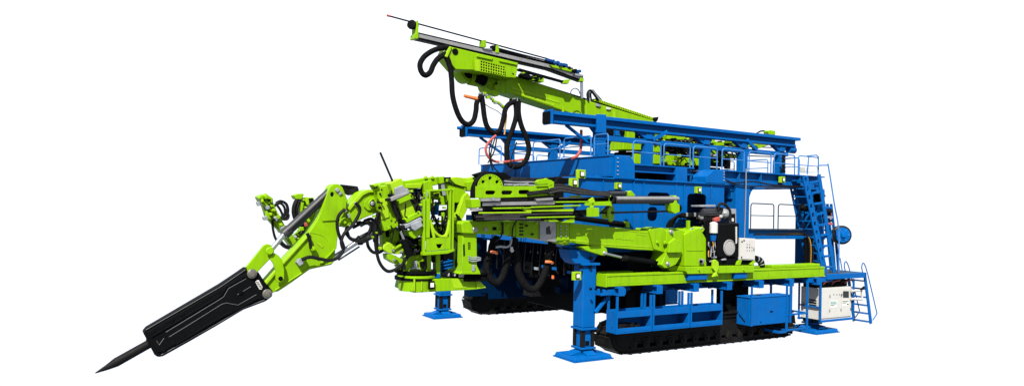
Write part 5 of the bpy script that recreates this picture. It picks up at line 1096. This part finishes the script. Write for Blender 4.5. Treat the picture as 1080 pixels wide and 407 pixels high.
# reel
rl = thing('cable_reel', 'black rimmed reel with a blue disc, at the rear beside the steep ladder', 'reel', pt(887, 248, Y=.35))
p = pt(887, 247.6, Y=.3)
ax = V(-.55, -.83, 0)
MB().rings([p + V(-.0, 0, 0) + ax * q for q in (-.16, -.12, .12, .16)], [.36, .42, .42, .36], 32).build('rim', RUBBER, rl)
MB().rings([p + ax * q for q in (.16, .19, .2)], [.33, .33, .28], 32).build('disc', BLUE, rl)
MB().lathe(p + ax * .2, ax, [(0, .2), (.03, .2), (.04, .1), (.1, .1), (.11, .03)], 20).build('hub', BLUE, rl)
m_ = MB()
for i in range(6):
    a_ = i * math.pi / 3; q = V(-ax.y, ax.x, 0) * math.cos(a_) + V(0, 0, 1) * math.sin(a_); c_ = p + ax * .205
    MB().bar(c_ + q * .1, c_ + q * .3, .04, .03).build('spoke', RAILP, rl)
MB().bar(p + V(-.1, .1, 0), p + V(-.9, .5, -.1), .15, .2).build('reel_arm', BLUE, rl)

# ================================================================== ROOF DRILL BOOM on the deck
u = thing('roof_drill_boom', 'raised lime drilling boom with long grey drill feed and drooping black hoses over the deck', 'drill boom', (7.0, 4.9, 6.6))
Yu = 4.5
# main boom
MB().px([(533, 81), (546, 80.5), (580, 92), (621, 106.4), (655, 116.6), (690, 128), (690, 148), (640, 132), (577, 111.5), (543.7, 100.6), (530, 96)], Yu, .8).build('boom', LIME, u, .04)
MB().px([(540, 92), (590, 107), (590, 109), (540, 94)], Yu - .015, .014).build('weld_strip', LIMEY, u); MB().px([(545, 97), (585, 110), (584, 112), (545, 99.5)], Yu - .015, .014).build('weld_strip', LIMEY, u)
MB().px([(618, 107), (626, 108), (690, 127.4), (690, 146), (640, 133), (618, 128)], Yu - .04, .88).build('outer_boom', LIME, u, .03)
MB().px([(593, 112), (595, 112.4), (595, 118), (593, 118)], Yu - .03, .03).build('boom_rib', LIMEY, u); MB().px([(647, 118), (649, 118.4), (649, 124), (647, 124)], Yu - .07, .03).build('boom_rib', LIMEY, u)
MB().px([(510, 82), (522, 79), (533, 80), (533.5, 95), (528, 97), (514, 94)], Yu + .05, .7).build('boom_tip', LIME, u, .03)
MB().px([(521, 92), (528, 80), (533, 81), (533, 99), (523, 97)], Yu - .06, .9).build('boom_collar', LIME, u, .03)
for x, y in ((523.6, 88.5), (522.6, 83)): pin(x, y, Yu - .06, 1.2, u, STEELBLK, .02)
p = pt(489.5, 77.5, Y=Yu + .5); rh = m_px(11.5, p)
MB().lathe(p + V(0, -.4, 0), V(-.15, 1, 0), [(0, rh * .55), (0, rh * .9), (.1, rh), (.45, rh), (.5, rh * .8), (.5, .1)], 32).build('rotary_head', LIME, u); MB().lathe(p + V(0, -.42, 0), V(.15, -1, 0), [(0, rh * .62), (.05, rh * .6), (.06, rh * .3)], 24).build('rotary_bore', BLACK, u)
a, c = pt(495, 83, Y=Yu + .25), pt(515, 87.5, Y=Yu + .25); MB().rings([a, c], [m_px(7, a), m_px(6.6, c)], 24).build('rotary_arm', LIME, u)
a, c = pt(504, 82, Y=Yu - .1), pt(511, 86, Y=Yu - .05); MB().rings([a, c], [m_px(5.6, a)] * 2, 20).build('rotary_motor', BLACK, u)
MB().rings([pt(546, 83.6, Y=Yu + .1), pt(617.5, 106, Y=Yu + .1)], [m_px(2.5, p)] * 2, 16).build('top_cylinder', BLACK, u)
# feed mount, perforated panel
Yu = 3.95
MB().px([(473.5, 49), (546.8, 66.5), (544.5, 82.6), (531, 81.6), (503, 74.4), (481, 73.5), (469.5, 60)], Yu - .1, .7).build('feed_mount', LIME, u, .03)
MB().px([(469.2, 59.6), (474.2, 48.8), (477, 50), (472, 61)], Yu - .16, .8).build('mount_end', LIMEY, u, .02)
p = pt(480, 54.8, Y=Yu - .1); MB().lathe(p, (0, -1, 0), [(0, .12), (.02, .12), (.025, .03)], 18).build('mount_bore', BLACK, u)
gx = lambda i, j: (507.8 + i * 2.62 + .0 * j, 65.3 + i * .62 + j * 2.9)
holes = []
for i in range(10):
    for j in range(4):
        x, y = gx(i, j); holes.append([(x - .95, y - 1.2), (x + .95, y - .8), (x + .95, y + 1.2), (x - .95, y + .8)])
pp = MB().pxplate([(501, 62.8), (532.5, 70.6), (532.4, 80), (501.3, 74.6)], holes, Yu - .22, .05).build('perforated_panel', LIMEY, u)
MB().px([(502, 64), (532, 71.4), (532, 79), (502, 73.8)], Yu - .13, .025).build('panel_back', BLACK, u)
MB().px([(501, 62.8), (505.4, 63.9), (505.4, 75.2), (501.3, 74.6)], Yu - .235, .014).build('panel_edge', LIMEY, pp)
p = pt(541, 78, Y=Yu - .1); MB().cyl(p, p + V(0, -.02, 0), .03, n=10).build('mount_hole', BLACK, u)
MB().px([(504, 57.5), (520, 61), (519, 63.5), (503, 60)], Yu - .15, .06).build('mount_lip', LIME, u, .01); MB().px([(527, 62.5), (546, 66.4), (545.5, 69), (527, 65)], Yu - .15, .06).build('mount_lip', LIME, u, .01)
# feed beam
fb = MB().px([(441.5, 34.2), (580, 66.8), (615.5, 79.4), (615, 86.2), (580, 73.4), (440.5, 41.4)], Yu + .05, .35).build('feed_beam', STEELBLK, u, .02)
MB().px([(442, 36), (580, 68.2), (614, 80.8), (614, 84.4), (580, 71.8), (442, 39.8)], Yu + .02, .03).build('feed_slide', STEEL, fb, .006)
MB().px([(548, 72), (600, 86.6), (600, 88.6), (548, 74.6)], Yu + .15, .2).build('lower_rail', BLACK, u, .02); MB().px([(596, 84), (602, 84), (599, 88.5), (594, 88)], Yu + .1, .2).build('rail_end', LIME, u, .01)
MB().px([(437, 41), (437.6, 36), (439, 35), (439.3, 22.4), (441.4, 21.6), (441.6, 35), (441.5, 41)], Yu - .02, .4).build('front_guide', LIME, u, .015)
p = pt(435, 27, Y=Yu + .15); MB().lathe(p, V(-.6, -.5, .15), [(0, .12), (.02, .17), (.09, .17), (.11, .12)], 24).build('dust_cap', BLACK, u); MB().rings([p + V(0, 0, 0), pt(440, 27.5, Y=Yu + .15)], [.14, .14], 18).build('guide_drum', BLACK, u)
a, c = pt(412, 17.6, Y=Yu + .15), pt(578, 62.4, Y=Yu + .15); MB().rings([a, c], [.03, .03], 8).build('drill_rod', STEELBLK, u); MB().rings([pt(408, 16.5, Y=Yu + .15), a], [.04, .04], 8).build('rod_tip', RED, u)
for x, y in ((511, 45), (524.5, 51)): MB().px([(x - 1.6, y + 5), (x - 1.4, y - 2.6), (x + 1.6, y - 3), (x + 2, y + 5)], Yu - .02, .3).build('rod_guide', LIME, u, .015)
MB().px([(509, 50.6), (518, 51), (519.5, 53.4), (511, 52)], Yu - .05, .3).build('guide_carriage', GALV, u, .01); MB().px([(519, 48), (524, 48), (524.6, 53), (519, 52.4)], Yu, .2).build('guide_roller', BLACK, u, .02)
for i in range(3): hose([pt(525, 51 + i * 1.3, Y=Yu + .05 * i), pt(550, 57.6 + i * 1.4, Y=Yu + .05 * i), pt(578, 64.5 + i * 1.6, Y=Yu + .05 * i)], .026, RUBBER, u)
MB().px([(580, 68.4), (592, 70.4), (605, 73.6), (606, 77), (583, 71.5)], Yu - .05, .4).build('drifter_sled', LIME, u, .02)
for i in range(15):
    x = 579 + i * 1.35 + random.uniform(-.5, .5); y = 63.3 + i * .42 + random.uniform(-.8, 1.0)
    MB().px([(x - 1.6, y - .9), (x + .5, y - 1.9), (x + 2, y + .2), (x + 1.2, y + 2.4), (x - 1.2, y + 2)], Yu + random.uniform(-.15, .1), .25).build('cloth_wrap', NAVY, u, .05)
for i in range(10):
    x = 592 + i * 2.2; y = 69 + i * .72 + random.uniform(-1.2, 1.6)
    MB().px([(x - 1.5, y - 1.2), (x + 1.6, y - 1.1), (x + 1.8, y + 1.8), (x - 1.2, y + 1.6)], Yu + random.uniform(-.15, .1), .22).build('drifter_block', random.choice([BLACK, STEELBLK, NAVY, BLACK]), u, .03)
MB().px([(607, 77.6), (615.5, 79), (615.4, 81), (606, 79.8)], Yu - .04, .2).build('beam_end_plate', GALV, u, .01); MB().px([(612.6, 82), (616, 82.6), (615.6, 86.4), (612, 85.6)], Yu - .02, .2).build('beam_end', LIME, u, .01)
MB().rings([pt(613.4, 86, Y=Yu + .2), pt(613.6, 104, Y=Yu + .2)], [.07, .07], 14).build('support_rod', CHROME, u)
MB().tube(pxs([(602, 100), (602.4, 96), (606, 93.4), (610, 95), (611.6, 99)], Yu), .02, 6).build('lifting_wire', GREY, u)
for L, mt in (([(550, 78), (556, 76), (560, 80), (568, 79), (574, 82), (570, 86), (558, 83), (551, 81)], BLACK), ([(552, 76), (556, 77.4), (554, 80.6), (551, 80)], LIME), ([(568, 82), (574, 82), (573.6, 87), (568, 86)], LIME), ([(560, 81), (566, 80), (568, 84), (562, 85)], LIME)): MB().px(L, Yu + .1, .3).build('tilt_bracket', mt, u, .02)
# chain track and hose loops at the boom rear
Yu = 4.5
n = 34
for i in range(n):
    t = i / (n - 1); x, y = 628 + 60 * t, 106 + 19.8 * t
    p = pt(x, y, Y=Yu + .1); MB().box(p.x - .1, p.x + .07, Yu, Yu + .4, p.z - .05, p.z + .06).build('chain_link', LIMEY, u, .015)
MB().px([(624, 106), (690, 127), (690, 129.4), (624, 109)], Yu + .08, .2).build('chain_bed', STEELBLK, u)
MB().px([(689, 128), (689.6, 124.2), (695, 123.2), (694, 127), (691.6, 130)], Yu - .05, .4).build('chain_end', BLACK, u, .02)
for d in (0, 1.5, 3): hose(pxs([(620.5 + d, 107), (619.6 + d, 99), (622.4 + d * .8, 95.6), (626 + d * .6, 99), (631 + d, 106)], Yu - .05 + d * .1), .05, [RUBBER, GALV, RUBBER][int(d / 1.5)], u)
MB().px([(629, 109), (634, 110.6), (633, 113), (629, 112)], Yu - .1, .1).build('fitting', GALV, u, .01); MB().px([(640, 113), (645, 114), (644, 116), (640, 115.6)], Yu - .1, .1).build('fitting', WHITE, u, .01)
# the big hoses
Yh = 3.9
for L in ([(473, 50), (465, 51), (456, 54), (447.5, 60), (443, 68), (444.5, 76), (449, 79.6), (454, 76), (457, 69), (462, 62), (470, 57)],
          [(470, 57), (474.5, 70), (476.3, 85), (477.5, 102), (482, 118), (487.5, 128), (494, 131.4), (499.5, 127), (502, 117), (503, 108), (508, 101)],
          [(508, 101), (509.5, 112), (511, 124), (514, 134), (521, 140.4), (527.5, 137), (531, 125), (533, 115.5), (537, 110), (543.6, 107)],
          [(543.6, 107), (544.4, 122), (540, 138), (535.6, 150), (534.4, 163), (537, 172.5), (542.5, 176), (550, 174), (556, 166), (557.7, 156), (555, 145), (550, 133), (547, 120), (547, 107)]):
    hose(pxs(L, Yh), .098, SLEEVE, u, 'hose_sleeve', 14)
for i in range(5): hose(pxs([(466 + i * 2.2, 57 + i), (470 + i * 1.3, 64), (473.4 + i, 74), (475.6 + i * .4, 86)], Yh + .1 + .04 * i), .032, RUBBER, u)
for i in range(6): hose(pxs([(472 + i * 1.4, 58), (476 + i * 1.7, 62 + i), (479 + i * 1.4, 69 + i * .6)], Yu - .12), .028, [RUBBER, GALV][i % 2], u)
for x, y in ((508.5, 100.5), (544.5, 106.5)):
    for k in range(3): MB().px([(x - 1.5 + k * 1.2, y - 3), (x - .6 + k * 1.2, y - 3), (x - .4 + k * 1.2, y + 2.4), (x - 1.6 + k * 1.2, y + 2.4)], Yh - .05, .2).build('hose_hanger', [GALV, STEELBLK, GALV][k], u, .01)
MB().px([(541, 103.5), (549, 105), (549, 109), (541, 109)], Yh + .1, .3).build('hose_clamp', BLACK, u, .02)
MB().rings([pt(489.5, 101.2, Y=Yh), pt(503, 104.4, Y=Yh)], [.06, .075], 12).build('orange_nozzle', ORANGE, u)
for i in range(14):
    t = i / 13; x, y = 510 + 22 * t, 98 + 15 * t + random.uniform(-1.5, 1.5)
    MB().px([(x - 1.5, y - 1), (x + 1.4, y - .6), (x + 1.6, y + 1.4), (x - 1, y + 1.2)], Yh + .2, .15).build('drag_chain_link', [LIMEY, LIME, GALV][i % 3], u, .01)
MB().px([(508.5, 93), (526, 97), (526, 101.6), (510, 98)], Yh + .3, .3).build('chain_bracket', LIME, u, .02)
hose(pxs([(532.5, 112), (534.2, 122), (533, 134), (532, 142)], Yh), .03, YELLOW, u); hose(pxs([(509, 108), (516, 113), (524, 117), (529, 121)], Yh), .02, GALV, u)
for L in ([(523, 143), (516.5, 149), (512.3, 156), (514, 164), (520, 169.5), (528, 171), (540, 170), (552, 168.2)],): hose(pxs(L, 2.6), .045, RED, u, 'red_hose', 10)
hose(pxs([(613, 137), (613, 150), (612, 159), (608, 165), (603, 167)], 2.0), .055, RED, u, 'red_hose', 10)
MB().px([(528, 170), (531, 170.5), (531, 172.6), (528, 172.4)], 2.45, .1).build('hose_band', WHITE, u)
for L in ([(519, 148), (516, 160), (520, 175), (526, 182)], [(522, 146), (518.5, 158), (517, 170), (520, 180)], [(545, 150), (540, 164), (538, 175)], [(524, 146), (521, 160), (514.5, 172)], [(520, 182), (530, 184), (538, 180), (543, 174)]): hose(pxs(L, 2.4), .025, RUBBER, u)
# deck carriage and turret machinery between the rails
for L, Yq, th, mt, nm in (
    ([(658, 146), (678.7, 147), (678.7, 158.6), (657, 158)], 4.2, .9, LIME, 'turret_block'), ([(661.5, 134), (670, 135), (670, 146), (662, 145.6)], 4.4, .8, LIME, 'turret_block'),
    ([(638.5, 131), (651, 132.6), (651, 143), (639, 142)], 4.3, .6, BLACK, 'hose_drum'), ([(650.5, 134), (661.5, 135), (661.5, 144.5), (650.5, 143.5)], 4.1, .4, BLUE, 'pivot_bracket'),
    ([(669, 134), (680, 136), (680, 147), (671, 146)], 4.6, .5, BLACK, 'valve_bank'), ([(679, 138), (690, 140), (690, 166), (681, 166)], 4.7, .5, BLACK, 'valve_bank'), ([(657, 160), (680, 160), (680, 172), (655, 172)], 4.8, .6, BLACK, 'slew_base'),
    ([(703, 138.5), (722, 141.5), (724, 148), (704, 147)], 4.3, .8, LIME, 'machine_cover'), ([(686, 151), (698, 152.5), (698, 161), (687, 160.5)], 4.2, .6, LIME, 'machine_cover'), ([(687, 163), (698, 164), (698, 173), (687, 173)], 4.2, .6, LIME, 'machine_cover'),
    ([(702, 162), (716, 164), (717, 175), (702, 174)], 4.2, .6, LIME, 'machine_cover'), ([(670, 162), (678, 163), (678, 173), (669, 173)], 4.2, .3, LIME, 'machine_cover'),
    ([(698, 148), (745, 154), (748, 170), (698, 168)], 4.9, .4, BLACK, 'hose_bundle'), ([(723, 140), (738, 142.5), (738, 158), (724, 156)], 4.7, .3, STEELBLK, 'valve_bank'),
    ([(721, 158), (748, 160), (748, 166), (722, 165)], 4.4, .5, GREY, 'oil_tank'), ([(722, 166.5), (746, 167.5), (746, 175), (722, 174.6)], 4.3, .5, LIME, 'machine_base'),
    ([(747, 157), (756, 158), (756, 163), (748, 163)], 4.3, .4, LIME, 'machine_cover'), ([(755.5, 149), (764, 149.2), (764, 154), (756, 154)], 4.3, .4, LIME, 'machine_cover'), ([(765, 154), (780, 156), (780, 159.5), (766, 159)], 4.4, .4, LIME, 'machine_cover'),
    ([(766, 150), (778, 151), (779, 156), (768, 155)], 4.6, .3, BLACK, 'hose_bundle'), ([(789, 149), (800, 147.4), (804, 149.4), (803, 152.4), (796, 155), (790, 154.6)], 4.3, .4, LIME, 'rear_arm'), ([(778, 149.5), (789, 148), (790, 155.6), (779, 156.5)], 4.4, .4, LIME, 'rear_arm'),
    ([(810, 138.4), (813, 137.2), (818, 138), (818, 142.6), (811, 142)], 4.3, .3, LIME, 'rod_guide'), ([(694, 131), (706, 133), (706, 142), (694, 140)], 4.6, .4, BLACK, 'valve_bank'),
    ([(690, 172), (760, 177), (760, 180), (690, 178)], 4.2, 1.2, BLACK, 'deck_carriage'), ([(736, 144), (741, 144.6), (741, 162), (736, 161)], 4.4, .3, STEELBLK, 'frame_post'), ([(726, 144), (731, 144.6), (731, 162), (726, 161)], 4.4, .3, GREY, 'frame_post')):
    MB().px(L, Yq - (.5 if mt is LIME else 0), th).build(nm, mt, u, .03)
p = pt(656, 139.4, Y=4.1); MB().lathe(p, (0, -1, 0), [(0, .14), (.03, .14), (.04, .08)], 18).build('pivot_bore', BLACK, u)
for i in range(26):
    x = random.uniform(690, 752); y = 145 + (x - 690) * .13 + random.uniform(-4, 22); sz = random.uniform(.7, 2)
    MB().px([(x - sz, y - sz), (x + sz, y - sz * .7), (x + sz, y + sz), (x - sz * .8, y + sz)], random.uniform(4.0, 4.3), .15).build('valve_block', random.choice([BLACK, LIME, STEELBLK, LIMEY, BLACK, GALV]), u, .02)
for i in range(60):
    x = random.uniform(655, 770); y = 140 + (x - 655) * .12 + random.uniform(-4, 30); q = random.uniform(.8, 2.4)
    if y > 176: continue
    MB().px([(x - q * 1.3, y - q), (x + q, y - q * .8), (x + q * 1.2, y + q * .8), (x - q, y + q)], random.uniform(4.0, 5.5), .3).build('valve_block', random.choice([BLACK, LIME, STEELBLK, LIMEY, BLACK, BLACK, GALV, LIME]), u, .02)
for i in range(18):
    x = random.uniform(655, 755); y = 146 + (x - 655) * .12
    hose(pxs([(x, y), (x + 7, y + random.uniform(-4, 5)), (x + 15, y + random.uniform(0, 9)), (x + 22, y + random.uniform(4, 14))], random.uniform(3.8, 4.6)), .04, RUBBER, u)
for x0_, y0_, x1_, y1_ in ((690, 139, 742, 147), (688, 148, 750, 157), (700, 158, 740, 150), (712, 140, 706, 156), (745, 157, 778, 160)): MB().bar(pt(x0_, y0_, Y=4.15), pt(x1_, y1_, Y=4.15), .07, .07).build('frame_bar', STEELBLK, u)
for i in range(10):
    x = 693 + i * 4.5; hose(pxs([(x, 143 + i * .8), (x + 6, 147 + i + random.uniform(-3, 3)), (x + 9, 154 + i * .6), (x + 14, 160 + random.uniform(-4, 4)), (x + 18, 158)], 4.1), .035, RUBBER, u)
for d in (0, 2.4, 4.6): hose(pxs([(748, 167 + d * .3), (757, 160.5 + d), (764, 161.5 + d), (768 - d * .4, 168), (768 - d * .5, 178)], 4.2), .1, RUBBER, u)
for L, mt in (([(752, 164), (766, 166), (766, 176), (752, 175)], BLACK), ([(744, 150), (757, 151), (757, 157), (745, 156)], BLACK), ([(757, 156), (768, 157), (768, 162), (758, 161)], LIME), ([(766, 161), (779, 163), (779, 167), (767, 166)], LIMEY), ([(748, 144), (755, 145), (754, 151), (748, 150)], LIME), ([(770, 146), (776, 146.5), (777, 151), (771, 151)], LIME), ([(783, 157), (792, 158), (792, 161), (784, 160.6)], BLACK), ([(798, 153), (812, 150), (813, 152.5), (800, 157)], LIME), ([(729, 149), (744, 152), (744, 158), (730, 156)], LIME), ([(741, 163), (750, 164), (750, 171), (742, 170)], LIMEY)):
    MB().px(L, 4.2, .4).build('machine_cover' if mt is not BLACK else 'hose_bundle', mt, u, .03)
for i in range(10):
    x = 744 + i * 4; hose(pxs([(x, 151 + i * .5), (x + 6, 154 + random.uniform(-3, 3)), (x + 11, 158 + i * .2), (x + 17, 160 + random.uniform(-3, 3))], 4.0), .035, RUBBER, u)
for i in range(46):
    x = random.uniform(684, 800); y0_ = 141 + (x - 684) * .105; y = random.uniform(y0_, min(y0_ + 32, 176)); q = random.uniform(.7, 1.9)
    if x > 768 and y > 158: continue
    MB().px([(x - q * 1.5, y - q * .8), (x + q, y - q), (x + q * 1.3, y + q * .6), (x - q, y + q)], random.uniform(3.4, 3.8), .2).build('valve_block', random.choice([LIME, LIMEY, BLACK, LIME, STEELBLK, GALV, BLACK]), u, .02)
for i in range(12):
    x = 690 + i * 7; y = 147 + i * .9; hose(pxs([(x, y), (x + 5, y + random.uniform(-4, 3)), (x + 10, y + random.uniform(0, 8)), (x + 15, y + random.uniform(4, 14))], 3.5), .03, [RUBBER, HOSE3][i % 2], u)
hose(pxs([(797, 141.5), (802, 138.6), (807, 138.4), (810, 140.4)], 4.3), .04, RUBBER, u)
for y in (154, 163.5): MB().rings([pt(760, y, Y=4.6), pt(822, y + 2, Y=4.6)], [.03, .03], 6).build('drill_rod', STEELBLK, u)
